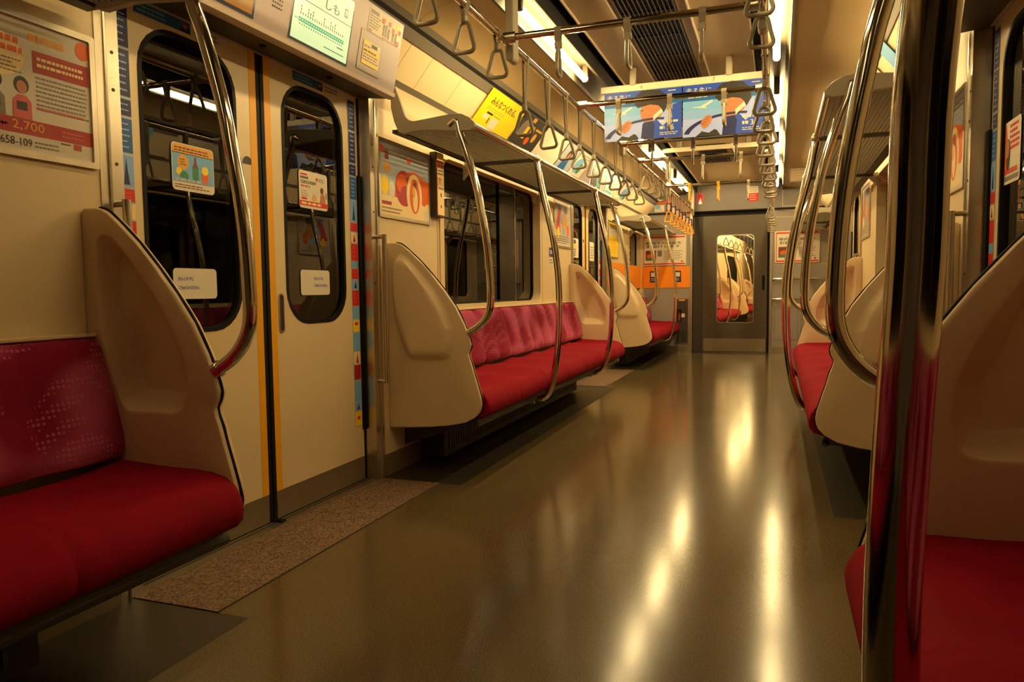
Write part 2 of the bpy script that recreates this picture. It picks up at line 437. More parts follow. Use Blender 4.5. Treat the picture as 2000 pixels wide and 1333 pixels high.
# ------------------------------------------------------------------ ceiling
mb = MB()
for s in (-1, 1):
    k = -s
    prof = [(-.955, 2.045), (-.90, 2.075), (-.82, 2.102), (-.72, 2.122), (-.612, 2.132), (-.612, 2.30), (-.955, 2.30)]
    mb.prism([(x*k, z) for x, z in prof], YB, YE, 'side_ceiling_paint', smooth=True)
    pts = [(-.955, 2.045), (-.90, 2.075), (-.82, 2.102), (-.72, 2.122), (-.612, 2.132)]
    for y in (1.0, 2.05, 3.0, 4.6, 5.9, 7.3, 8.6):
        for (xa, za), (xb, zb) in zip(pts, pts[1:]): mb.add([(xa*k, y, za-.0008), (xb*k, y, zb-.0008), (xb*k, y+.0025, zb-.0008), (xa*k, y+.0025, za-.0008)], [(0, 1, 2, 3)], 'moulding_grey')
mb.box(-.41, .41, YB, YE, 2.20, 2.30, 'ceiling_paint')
struct('ceiling', mb)
for s, nm in SIDES:
    n += 1
    mb = MB()
    prof = [(-.612, 2.095), (-.598, 2.095), (-.594, 2.150), (-.580, 2.185), (-.484, 2.185), (-.470, 2.116), (-.455, 2.116), (-.455, 2.30), (-.612, 2.30)]
    mb.prism(prof, YB, YE, 'channel_paint')
    struct('trim_%d' % n, mb, flip=s > 0)
    n += 1
    mb = MB(); mb.box(-.455, -.41, YB, YE, 2.26, 2.30, 'black_rubber'); mb.box(-.4105, -.402, YB, YE, 2.192, 2.2, 'fixture_paint')
    mb.box(-.4555, -.4545, YB, YE, 2.12, 2.28, 'black_rubber')
    struct('trim_%d' % n, mb, flip=s > 0)
# centre air grille: three long louvre panels
def grille(y0, y1, label):
    t = thing('ceiling_grille', label, 'vent', (-.04, (y0+y1)/2, 2.20), 'louvred vents along the centre of the ceiling')
    mb = MB(); mb.box(-.185, .085, y0, y1, 2.192, 2.199, 'black_rubber'); mb.build('backing', t)
    mb = MB()
    for i in range(13): x = -.18+i*.0215; mb.box(x-.0022, x+.0022, y0, y1, 2.182, 2.192, 'dark_metal')
    for y in [y0+.35*k for k in range(int((y1-y0)/.35)+1)]: mb.box(-.185, .085, y, y+.006, 2.185, 2.192, 'dark_metal')
    mb.build('louvre', t)
    mb = MB()
    for x in (-.21, .135): mb.box(x-.004, x+.004, y0, y1, 2.190, 2.1995, 'fixture_paint')
    mb.build('edge_strip', t)
grille(-2.2, 2.3, 'black louvred ceiling vent above the nearest door area')
grille(2.6, 5.35, 'black louvred ceiling vent in front of the hanging blue adverts')
grille(5.5, 6.4, 'short black louvred ceiling vent just behind the hanging blue adverts')
grille(7.2, 8.2, 'farthest small black ceiling vent toward the end door')

# tubes
tl = [(-.68, .49), (1.24, 2.41), (3.16, 4.33), (5.08, 6.25), (6.75, 7.92), (8.45, 9.62)]
tn = ['rearmost', 'nearest', 'second nearest', 'middle', 'second farthest', 'farthest']
for s, nm in SIDES:
    for (a, b), w in zip(tl, tn):
        t = thing('fluorescent_tube', '%s of the glowing fluorescent tubes in the %s ceiling channel' % (w, nm), 'light', (s*.532, (a+b)/2, 2.185), 'fluorescent tubes in the %s channel' % nm)
        mb = MB(); mb.tube([(-.532, a, 2.101), (-.532, b, 2.101)], .018, 'tube_glow_dim' if w == 'rearmost' else 'tube_glow_turned_down' if w == 'nearest' else 'tube_glow', 16); mb.build('tube', t, s > 0)
        for y in (a-.03, b+.002):
            mb = MB(); mb.bbox(-.55, -.514, y, y+.028, 2.084, 2.186, 'channel_paint'); mb.build('lamp_holder', t, s > 0)

# ------------------------------------------------------------------ doors
def door(idx, s, d):
    r = struct_empty('door_%d' % idx, (s*XD, d, 0))
    R = {}
    for k, (y0, y1) in enumerate(((d-.655, d-.0225), (d+.0225, d+.655))):
        w0, w1 = (y0+.112, y0+.524) if k == 0 else (y1-.532, y1-.120)
        mb = MB(); o = rrect(y0, y1, .008, 1.735, .004); i = rrect(w0, w1, .740, 1.668, .135)
        plate_hole(mb, o, i, -XD, -XD-.035, 'door_paint')
        leaf = mb.build('door_leaf', r, s > 0)
        mb = MB(); plate_hole(mb, rrect(w0-.003, w1+.003, .737, 1.671, .138), rrect(w0+.012, w1-.012, .752, 1.656, .123), -XD+.002, -XD-.014, 'black_rubber'); mb.build('window_gasket', leaf, s > 0)
        mb = MB(); pts = rrect(w0+.010, w1-.010, .750, 1.658, .125)
        mb.loops([[(-XD-.012, y, z) for y, z in pts], [(-XD-.017, y, z) for y, z in pts]], 'door_window_glass', cap0=True, cap1=True, smooth=False); mb.build('window_pane', leaf, s > 0)
        mb = MB(); mb.box(-XD+.0015, -XD-.001, y0+.002, y1-.002, .008, .113, 'kick_metal'); mb.build('kick_plate', leaf, s > 0)
        e = y1 if k == 0 else y0; e2 = e-.035 if k == 0 else e+.035
        mb = MB(); mb.box(-XD+.0012, -XD-.001, min(e, e2), max(e, e2), .113, 1.735, 'yellow_tape'); mb.build('warning_tape', leaf, s > 0)
        if k == 1:
            mb = MB(); yy = y0+.062
            o = rrect(yy-.017, yy+.017, .71, .86, .0165); i = rrect(yy-.011, yy+.011, .716, .854, .0108)
            plate_hole(mb, o, i, -XD+.003, -XD, 'stainless'); mb.loops([[(-XD+.0005, y, z) for y, z in i]]*2, 'dark_metal', cap0=True, smooth=False)
            mb.build('finger_pull', leaf, s > 0)
        mb = MB()
        yy = y1-.055 if k == 0 else y0+.055
        if k == 0:
            mb.add([(-XD+.001, yy-.028+.028*(1-math.cos(PI*j/10)), 1.318+.028*math.sin(PI*j/10)) for j in range(11)], [tuple(range(11))], 'ink_black')
            mb.flat = True; mb.build('pinch_warning_mark', leaf, s > 0)
    mb = MB(); mb.box(-XD-.003, -XD-.03, d-.024, d+.024, .004, 1.735, 'black_rubber'); mb.box(-XD+.001, -XD-.01, d-.0225, d-.004, .004, 1.735, 'black_rubber'); mb.box(-XD+.001, -XD-.01, d+.004, d+.0225, .004, 1.735, 'black_rubber')
    mb.build('edge_rubber', r, s > 0)
    for q in (-1, 1):   # finger guards at the pockets
        mb = MB(); y = d+q*.652; mb.bbox(-XD+.014, -XD-.005, y-.009, y+.009, .235, 1.38, 'black_rubber'); mb.build('finger_guard', r, s > 0)
        mb = MB(); y = d+q*.660; mb.box(-XD+.002, -XD-.02, y-.004, y+.004, .0, 1.735, 'black_rubber'); mb.build('pocket_seal', r, s > 0)
    return r
i = 0
for s, nm in SIDES:
    for d in DOORS:
        i += 1; door(i, s, d)
# stainless pillars either side of every doorway
for s, nm in SIDES:
    for d in DOORS:
        for q in (-1, 1):
            n += 1
            y0, y1 = sorted((d+q*HALF, d+q*(HALF+.075)))
            ye = d+q*HALF
            mb = MB(); mb.box(-1.30, -XW+.004, y0, y1, 0, 1.74, 'stainless')
            yr = ye+q*.045
            mb.tube([(-XW+.004, yr, 0), (-XW+.004, yr, 1.72)], .006, 'stainless', 8)
            for z in (.9, 1.22, 1.42, 1.52): mb.tube([(-XW+.003, ye+q*.022, z), (-XW+.0055, ye+q*.022, z)], .005, 'dark_metal', 8)
            struct('trim_%d' % n, mb, flip=s > 0)

# ------------------------------------------------------------------ windows
i = 0
for s, nm in SIDES:
    for w0, w1 in WIN:
        i += 1
        r = struct_empty('window_%d' % i, (s*XW, (w0+w1)/2, WZ0))
        mb = MB(); plate_hole(mb, rrect(w0-.03, w1+.03, WZ0-.03, WZ1+.03, .12, 8), rrect(w0+.02, w1-.02, WZ0+.02, WZ1-.02, .085, 8), -XW+.008, -XW-.075, 'cream_panel'); mb.build('window_frame', r, s > 0)
        mb = MB(); plate_hole(mb, rrect(w0+.018, w1-.018, WZ0+.018, WZ1-.018, .085, 8), rrect(w0+.034, w1-.034, WZ0+.034, WZ1-.034, .07, 8), -XW-.05, -XW-.075, 'black_rubber'); mb.build('window_gasket', r, s > 0)
        if w1-w0 > 1.2:
            mb = MB(); mb.box(-XW-.048, -XW-.076, w0+1.02, w0+1.31, WZ0+.02, WZ1-.02, 'black_gloss'); mb.box(-XW-.046, -XW-.05, w0+1.325, w0+1.335, WZ0+.02, WZ1-.02, 'stainless'); mb.build('mullion', r, s > 0)
        mb = MB(); mb.box(-XW-.06, -XW-.066, w0+.02, w1-.02, WZ0+.02, WZ1-.02, 'window_glass'); mb.build('window_pane', r, s > 0)

# outside: dark concrete wall a little way off on either side
for s, nm in SIDES:
    n += 1
    mb = MB(); mb.box(-3.3, -3.2, -4, 12, -1, 3.5, 'tunnel_wall')
    for z in (.35, .5, 1.35): mb.tube([(-3.17, -4, z), (-3.17, 12, z)], .025, 'dark_metal', 6)
    for y in (-2, 0.5, 3, 5.5, 8, 10.5): mb.box(-3.2, -3.0, y, y+.18, -1, 3.5, 'dark_metal')
    struct('trim_%d' % n, mb, flip=s > 0)

# ------------------------------------------------------------------ partitions (draught screens at seat ends)
OUT = [(-1.165, 1.088), (-1.114, 1.088), (-1.085, 1.080), (-1.049, 1.052), (-.985, .995), (-.925, .93), (-.868, .862), (-.815, .789), (-.775, .712), (-.752, .655), (-.743, .622), (-.747, .600), (-.757, .580), (-.754, .560), (-.742, .53), (-.735, .50), (-.715, .435), (-.697, .372), (-.694, .345), (-.703, .315), (-.728, .288), (-.775, .262), (-.85, .246), (-.95, .234), (-1.06, .226), (-1.165, .222)]
POCKET = [(-1.10, 1.02), (-1.06, 1.012), (-1.0, .945), (-.93, .86), (-.875, .77), (-.842, .69), (-.838, .62), (-.852, .575), (-.88, .562), (-1.03, .562), (-1.05, .575), (-1.085, .66), (-1.112, .75), (-1.122, .87), (-1.118, 1.0)]
CEN = (-.985, .70)
def ray_poly(poly, c, t):
    dx, dz = math.cos(t), math.sin(t); best = None
    for i in range(len(poly)):
        (x1, z1), (x2, z2) = poly[i], poly[(i+1) % len(poly)]
        ex, ez = x2-x1, z2-z1; den = dx*ez-dz*ex
        if abs(den) < 1e-12: continue
        u = ((x1-c[0])*ez-(z1-c[1])*ex)/den; w = ((x1-c[0])*dz-(z1-c[1])*dx)/den
        if u > 0 and -1e-9 <= w <= 1+1e-9 and (best is None or u < best): best = u
    return best
def partition(s, yin, yout, label, group='cream draught screens at the bench ends'):
    """yin: y of the face toward the seats, yout: face toward the doorway"""
    t = thing('seat_end_screen', label, 'partition', (s*XW, (yin+yout)/2, .22), group)
    N = 180; sg = 1 if yout > yin else -1
    R = []; Q = []
    for k in range(N):
        a = 2*PI*k/N; R.append(ray_poly(OUT, CEN, a)); Q.append(ray_poly(POCKET, CEN, a))
    def sm(L, m):
        for _ in range(m): L = [(L[i-1]+2*L[i]+L[(i+1) % N])/4 for i in range(N)]
        return L
    Q = sm(Q, 1); 
    ang = [2*PI*k/N for k in range(N)]
    def ring(rad, y): return [(CEN[0]+rad[k]*math.cos(ang[k]), y, CEN[1]+rad[k]*math.sin(ang[k])) for k in range(N)]
    inset = lambda L, d: [max(.01, v-d) for v in L]
    D = .055*sg
    mb = MB()
    rings = []
    for f, y in ((.10, yin+D), (.6, yin+D)): rings.append(ring([v*f for v in Q], y))
    rings += [ring(inset(Q, .052), yin+D), ring(inset(Q, .049), yin+D*.98), ring(inset(Q, .001), yin+D*.03), ring([q+.002 for q in Q], yin), ring([q+.010 for q in Q], yin)]
    rings += [ring(inset(R, .010), yin), ring(inset(R, .003), yin+.002*sg), ring(R, yin+.006*sg), ring(R, (yin+yout)/2), ring(R, yout-.006*sg), ring(inset(R, .003), yout-.002*sg), ring(inset(R, .012), yout)]
    rings += [ring([q+.022 for q in Q], yout), ring([q+.014 for q in Q], yout+D*.05), ring(inset(Q, .006), yout+D*.40), ring(inset(Q, .016), yout+D*.53), ring(inset(Q, .04), yout+D*.56), ring([v*.1 for v in Q], yout+D*.56)]
    mb.loops(rings, 'partition_resin', cap0=True, cap1=True)
    # keep the recess shell from poking through: the pocket bulges outward with the same depth
    mb.build('screen_panel', t, s > 0)
    mb = MB(); path = smooth_path([(x, (yin+yout)/2, z) for x, z in OUT[1:-1]], 3)
    mb.tube([(x-.0010, y, z) for x, y, z in path], .0046, 'black_rubber', 8); mb.build('edge_seal', t, s > 0)
    return t
def pole_part(s, y, label, group='curved grab poles rising from the bench-end screens'):
    pts = [(-.835, 1.598), (-.806, 1.617), (-.795, 1.600), (-.786, 1.56), (-.760, 1.49), (-.712, 1.33), (-.688, 1.21), (-.669, 1.10), (-.657, 1.0), (-.651, .90), (-.650, .82), (-.657, .775), (-.676, .737), (-.702, .708), (-.730, .688), (-.752, .675)]
    t = thing('grab_pole', label, 'pole', (s*.745, y, .675), group)
    mb = MB(); mb.tube(smooth_path([(x, y, z) for x, z in pts], 4), .017, 'chrome', 20); mb.build('pole', t, s > 0)
    mb = MB(); mb.tube([(-.758, y, .671), (-.745, y, .680)], .0205, 'chrome', 18); mb.build('socket', t, s > 0)
    return t
def stanchion(s, y, label, dx=0., group='curved stanchions at the bench fronts', bottom=True):
    pts = [(-.722, 1.59), (-.712, 1.54), (-.690, 1.42), (-.656, 1.28), (-.628, 1.15), (-.606, 1.0), (-.597, .88), (-.595, .76), (-.598, .64), (-.606, .53), (-.622, .42), (-.642, .33), (-.668, .27), (-.705, .245), (-.76, .24)]
    t = thing('stanchion', label, 'pole', (s*.70, y, .24), group)
    mb = MB(); mb.tube(smooth_path([(x-dx*max(0, 1-abs(z-.85)/.75), y, z) for x, z in pts], 4), .0182, 'chrome', 28); mb.build('pole', t, s > 0)
    mb = MB(); mb.tube([(-.745, y, .24), (-.775, y, .24)], .026, 'stainless', 18); mb.build('floor_end_socket', t, s > 0)
    mb = MB(); mb.bbox(-.745, -.700, y-.022, y+.022, 1.572, 1.612, 'stainless', .008); mb.build('rack_clamp', t, s > 0)
    return t

# ------------------------------------------------------------------ benches
SEAT = [(-1.06, .432), (-.98, .428), (-.90, .424), (-.82, .424), (-.765, .420), (-.725, .410), (-.695, .390), (-.678, .362), (-.672, .335), (-.676, .308), (-.692, .290), (-.725, .280), (-.80, .276), (-.93, .276), (-1.06, .28)]
BACK = [(-1.163, .748), (-1.142, .752), (-1.122, .746), (-1.108, .728), (-1.092, .68), (-1.072, .61), (-1.052, .54), (-1.040, .49), (-1.038, .462), (-1.048, .444), (-1.07, .436), (-1.163, .434)]
def bench(s, y0, y1, seats, label, group='red longitudinal benches'):
    t = thing('bench_seat', label, 'bench', (s*.92, (y0+y1)/2, 0), group)
    W = (y1-y0)/seats
    ys = [y0, y0+.006]
    for k in range(seats):
        a = y0+k*W
        ys += [a+W*f for f in (.06, .14, .25, .36, .44, .47, .5, .53, .56, .64, .75, .86, .94)]
        if k < seats-1: ys += [a+W-.012, a+W, a+W+.012]
    ys += [y1-.006, y1]; ys = sorted(set(round(v, 4) for v in ys))
    def contour(prof, dip, kind):
        cx = sum(p[0] for p in prof)/len(prof); cz = sum(p[1] for p in prof)/len(prof); rings = []
        for y in ys:
            u = (y-y0)/W; fr = u-math.floor(u+1e-6); ds = abs(u-round(u))*W
            sc = 1.0
            if ds < .003 and .01 < y-y0 < (y1-y0)-.01: sc = .965
            elif y in (ys[0], ys[-1]): sc = .975
            d = math.sin(PI*min(max(fr, 0), 1))*dip
            r = []
            for x, z in prof:
                X = cx+(x-cx)*sc; Z = cz+(z-cz)*sc
                if kind == 'seat' and z > .38: Z -= d*(1 if x < -.74 else .4)
                if kind == 'back' and x > -1.15: X += (abs(math.sin(2*PI*min(max(fr, 0), 1)))-.6)*dip
                r.append((X, y, Z))
            rings.append(r)
        return rings
    mb = MB(); mb.loops(contour(SEAT, .015, 'seat'), 'fabric_red', cap0=True, cap1=True); mb.build('seat_cushion', t, s > 0)
    mb = MB(); mb.loops(contour(BACK, .014, 'back'), 'fabric_back', cap0=True, cap1=True); bk = mb.build('backrest', t, s > 0)
    mb = MB(); mb.bbox(-1.165, -1.128, y0, y1, .752, .763, 'cream_panel', .003); mb.build('backrest_cap', bk, s > 0)
    mb = MB(); mb.prism([(-1.06, .276), (-.73, .276), (-.722, .262), (-.74, .247), (-1.06, .235)], y0, y1, 'dark_metal'); mb.tube([(-.735, y0, .252), (-.735, y1, .252)], .014, 'heater_metal', 10); mb.build('seat_frame', t, s > 0)
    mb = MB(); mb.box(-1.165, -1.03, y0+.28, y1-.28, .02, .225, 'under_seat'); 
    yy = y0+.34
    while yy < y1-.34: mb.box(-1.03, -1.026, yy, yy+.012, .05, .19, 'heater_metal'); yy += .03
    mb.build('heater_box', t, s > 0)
    for yb in (y0+.12, y1-.12):
        mb = MB(); a = [(-1.165, .235), (-.90, .235), (-.93, .19), (-1.165, .11)]
        mb.prism(a, yb-.006, yb+.006, 'heater_metal'); mb.build('bracket', t, s > 0)
    return t

# ------------------------------------------------------------------ luggage racks
BR = [(-1.124, 1.80), (-1.100, 1.797), (-1.053, 1.660), (-1.036, 1.640), (-1.010, 1.632), (-.83, 1.648), (-.775, 1.645), (-.735, 1.625), (-.712, 1.602), (-.710, 1.586), (-.718, 1.574), (-.735, 1.568), (-.80, 1.572), (-.969, 1.588), (-1.062, 1.580), (-1.088, 1.588), (-1.110, 1.64), (-1.124, 1.70)]
def rack(s, y0, y1, mids, label, ends=(1, 1)):
    t = thing('luggage_rack', label, 'rack', (s*.93, (y0+y1)/2, 1.58), 'luggage racks above the benches')
    for e, ys in zip(ends, ((y0-.012, y0+.012), (y1-.012, y1+.012))):
        if e: mb = MB(); mb.prism(BR, ys[0], ys[1], 'rack_grey'); mb.build('end_bracket', t, s > 0, bevel=.003)
    mb = MB(); mb.tube([(-.722, y0, 1.592), (-.722, y1, 1.592)], .015, 'chrome', 16); mb.build('front_rail', t, s > 0)
    z = lambda x: 1.600+(-.74-x)*(-.02)
    mb = MB()
    yy = y0+.02
    while yy < y1-.015:
        mb.box(-1.10, -.735, yy, yy+.0036, 1.5985, 1.6025, 'rack_wire'); yy += .018
    xx = -1.10
    while xx < -.735:
        mb.box(xx, xx+.0036, y0, y1, 1.596, 1.600, 'rack_wire'); xx += .018
    o = mb.build('wire_shelf', t, s > 0)
    mb = MB(); mb.box(-1.125, -1.085, y0, y1, 1.588, 1.604, 'dark_metal')
    for y in mids: mb.box(-1.13, -.725, y-.012, y+.012, 1.577, 1.595, 'dark_metal')
    mb.build('shelf_bearer', t, s > 0)
    for y in mids:
        mb = MB(); mb.prism([(-1.165, 1.60), (-1.09, 1.60), (-1.09, 1.58), (-1.165, 1.50)], y-.01, y+.01, 'rack_grey'); mb.build('mid_bracket', t, s > 0)
    return t

BAYS = [(-1.745, 1.450, 7, 'nearest'), (3.082, 6.27, 7, 'middle')]
for s, nm in SIDES:
    # screens
    partition(s, 1.450, 1.485, 'large cream screen at the near end of the %s side, seen from its seat side' % nm)
    partition(s, 3.082, 3.047, 'cream screen just past the nearest %s door, seen from its doorway side' % nm)
    partition(s, 6.270, 6.305, 'cream screen at the far end of the middle %s bench' % nm)
    bench(s, *BAYS[0][:3], 'dark red bench in the near foreground on the %s side' % nm)
    bench(s, *BAYS[1][:3], 'bright red seven-seat bench on the %s side beyond the nearest door' % nm)
    pole_part(s, 1.467, 'chrome pole curving down to the foreground %s screen' % nm)
    pole_part(s, 3.064, 'chrome pole curving down to the screen just past the nearest %s door' % nm)
    pole_part(s, 6.288, 'chrome pole on the screen at the far end of the middle %s bench' % nm)
    stanchion(s, 3.975, 'nearer curved stanchion at the front of the middle %s bench' % nm)
    stanchion(s, 5.375, 'farther curved stanchion at the front of the middle %s bench' % nm)
    rack(s, -1.745, 1.467, (-.845, .555), 'wire luggage rack above the foreground %s bench' % nm)
    rack(s, 3.064, 6.288, (3.975, 5.375), 'wire luggage rack above the middle %s bench' % nm)
    rack(s, 7.885, 10.02, (9.1,), 'short wire luggage rack at the far %s end by the end wall' % nm, (1, 1))
stanchion(1, .555, 'thick chrome stanchion right in front of the camera on the right', dx=.041)
partition(-1, 7.905, 7.870, 'farthest cream screen on the left, beside the end seats')
bench(-1, 7.905, 10.06, 3, 'short red three-seat bench against the end wall on the left')
pole_part(-1, 7.887, 'chrome pole on the farthest left screen by the end seats')
stanchion(-1, 9.0, 'farthest left stanchion in front of the short end bench')
pole_part(1, 7.887, 'farthest right chrome pole near the end wall')

# ------------------------------------------------------------------ overhead rails
HB, XB = 1.863, .489
CROSS = (2.827, 3.989, 5.14, 5.86, 7.39)
for s, nm in SIDES:
    t = thing('overhead_rail', 'long chrome overhead rail running down the %s side of the aisle' % nm, 'rail', (s*XB, 3.7, HB), 'overhead hand rails')
    mb = MB(); mb.tube([(-XB, YB+.02, HB), (-XB, 10.04, HB)], .015, 'chrome', 16); mb.build('rail', t, s > 0)
    for y in (.45, 2.93, 5.22, 7.6, 9.85):
        mb = MB(); pts = rrect(-XB-.018, -XB+.018, 1.795, 2.155, .016, 4)
        mb.loops([[(x, y-.035, z) for x, z in pts], [(x, y+.035, z) for x, z in pts]], 'rack_grey', cap0=True, cap1=True, smooth=False); mb.build('ceiling_hanger', t, s > 0, bevel=.006)
for k, y in enumerate(CROSS):
    t = thing('cross_rail', '%s of the chrome cross rails spanning the aisle, counted from the camera' % ordinal(k), 'rail', (0, y, HB), 'cross rails')
    mb = MB(); mb.tube([(-XB+.02, y, HB), (XB-.02, y, HB)], .014, 'chrome', 16); mb.build('rail', t)
    for s in (-1, 1):
        mb = MB(); mb.tube([(-XB-.0, y, HB), (-XB+.055, y, HB)], .021, 'stainless', 16); mb.build('joint', t, s > 0)

# ------------------------------------------------------------------ hanging straps
def strap_proto(name, L, mband, mring, tagged=False):
    """origin on the rail axis; ring plane is x-z; L: ring bottom below the rail axis"""
    t = bpy.data.objects.new(name, None); COL.objects.link(t)
    top = -(L-.116)
    mb = MB(); w = .0125
    # loop round the rail, then two plies down to the ring
    loop = [(.017*math.sin(a), .017*math.cos(a)) for a in [PI*(-.72+1.44*k/12) for k in range(13)]]
    outer = [(-.004, top+.006)]+loop+[(.004, top+.006)]
    A = []; 
    for x, z in outer: A.append((x, z))
    ring1 = [(x, -w, z) for x, z in A]; ring2 = [(x, w, z) for x, z in A]
    B = [(x*.80, z*.86 if z > -.02 else z) for x, z in A]
    ring3 = [(x, w, z) for x, z in B]; ring4 = [(x, -w, z) for x, z in B]
    mb.loops([ring1, ring2, ring3, ring4, ring1], mband, closed=False)
    mb.build('band', t)
    mb = MB(); mb.bbox(-.009, .009, -.0145, .0145, top-.008, top+.022, mring, .004); mb.build('buckle', t)
    mb = MB()
    zt, zb = top-.012, -L+.009
    hub = rrect(-.011, .011, -.004, .02, .004)
    pts = []
    def arc(cx, cz, r, a0, a1, n):
        for k in range(n+1): a = a0+(a1-a0)*k/n; pts.append((cx+r*math.cos(a), 0, cz+r*math.sin(a)))
    hw = .044
    arc(hw-.020, zb+.016, .016, -PI/2, PI*.10, 6)
    arc(.004, zt-.010, .016, PI*.10, PI*.5, 5)
    arc(-.004, zt-.010, .016, PI*.5, PI*.90, 5)
    arc(-hw+.020, zb+.016, .016, PI*.90, PI*1.5, 6)
    P = []
    for k in range(len(pts)):   # straight sides bowed slightly outward
        P.append(pts[k])
    mb.tube(P, .0075, mring, 10, closed=True)
    mb.build('ring', t)
    if tagged:
        mb = MB(); mb.bbox(-.026, .026, -.004, .004, top-.002, top+.085, 'ink_navy', .002); mb.box(-.014, .014, -.0052, .0052, top+.012, top+.070, 'paper_white'); mb.build('advert_tag', t)
    return t
protos = {('short', 0): strap_proto('hanging_strap', .176, 'strap_band', 'strap_resin'),
          ('long', 0): strap_proto('hanging_strap', .336, 'strap_band', 'strap_resin'),
          ('short', 1): strap_proto('hanging_strap', .172, 'strap_orange', 'strap_orange'),
          ('long', 1): strap_proto('hanging_strap', .336, 'strap_orange', 'strap_orange', True)}
used = set()
def strap(kind, col, loc, rz, tilt, label, group):
    p = protos[(kind, col)]
    if (kind, col) in used: o = dup(p)
    else: used.add((kind, col)); o = p
    o.location = loc; o.rotation_euler = (tilt[0], tilt[1], rz)
    o['label'] = label; o['category'] = 'strap'; o['group'] = group
    return o
Lst = [(y, 'short') for y in (.55, .87, 1.19, 1.50, 1.82, 2.14, 2.44, 2.76)]+[(3.108+.314*k, 'long') for k in range(10)]+[(y, 'short') for y in (6.25, 6.56, 6.86, 7.16)]+[(7.66+.314*k, 'long') for k in range(7)]
for s, nm in SIDES:
    k = 0
    for y, kind in Lst:
        if y < 1.7: 
            if not (s > 0 and y > 1.4): continue
        c = 1 if (y > 7.3 and s < 0) else 0
        kd = kind if c or y < 7.3 else 'long'
        strap(kd, c, (s*XB, y, HB), PI+random.uniform(-.12, .12), (random.uniform(-.05, .05), random.uniform(-.03, .03)),
              '%s hanging strap on the %s overhead rail, %s from the camera' % (('orange' if c else 'cream')+(' short' if kd == 'short' else ' long'), nm, ordinal(k)), 'straps on the %s overhead rail' % nm)
        k += 1
for k, y in enumerate(CROSS):
    for j, x in enumerate((-.262, .008, .282)):
        c = 1 if (y > 7 and j < 2) else 0
        strap('short', c, (x, y, HB), PI/2+random.uniform(-.1, .1), (random.uniform(-.03, .03), random.uniform(-.04, .04)),
              '%s strap, %s on the %s cross rail from the camera' % ('orange' if c else 'cream', ('left one', 'middle one', 'right one')[j], ordinal(k)), 'straps on the cross rails')

# ------------------------------------------------------------------ door grab bars
for s, nm in SIDES:
    for d, dn in zip(DOORS, ('nearest', 'far')):
        for q, qn in ((-1, 'near'), (1, 'far')):
            y = d+q*(HALF+.035)
            t = thing('grab_bar', 'slim steel grab bar on the %s post of the %s %s door' % (qn, dn, nm), 'handle', (s*1.13, y, .44), 'steel grab bars beside the doors')
            mb = MB(); mb.tube(smooth_path([(-1.118, y, .445), (-1.118, y, .6), (-1.118, y, .9), (-1.118, y, 1.12)], 2), .0115, 'stainless', 14); mb.build('bar', t, s > 0)
            for z in (.455, 1.11):
                mb = MB(); mb.tube([(-1.163, y, z), (-1.118, y, z)], .009, 'stainless', 10); mb.build('bar_mount', t, s > 0)

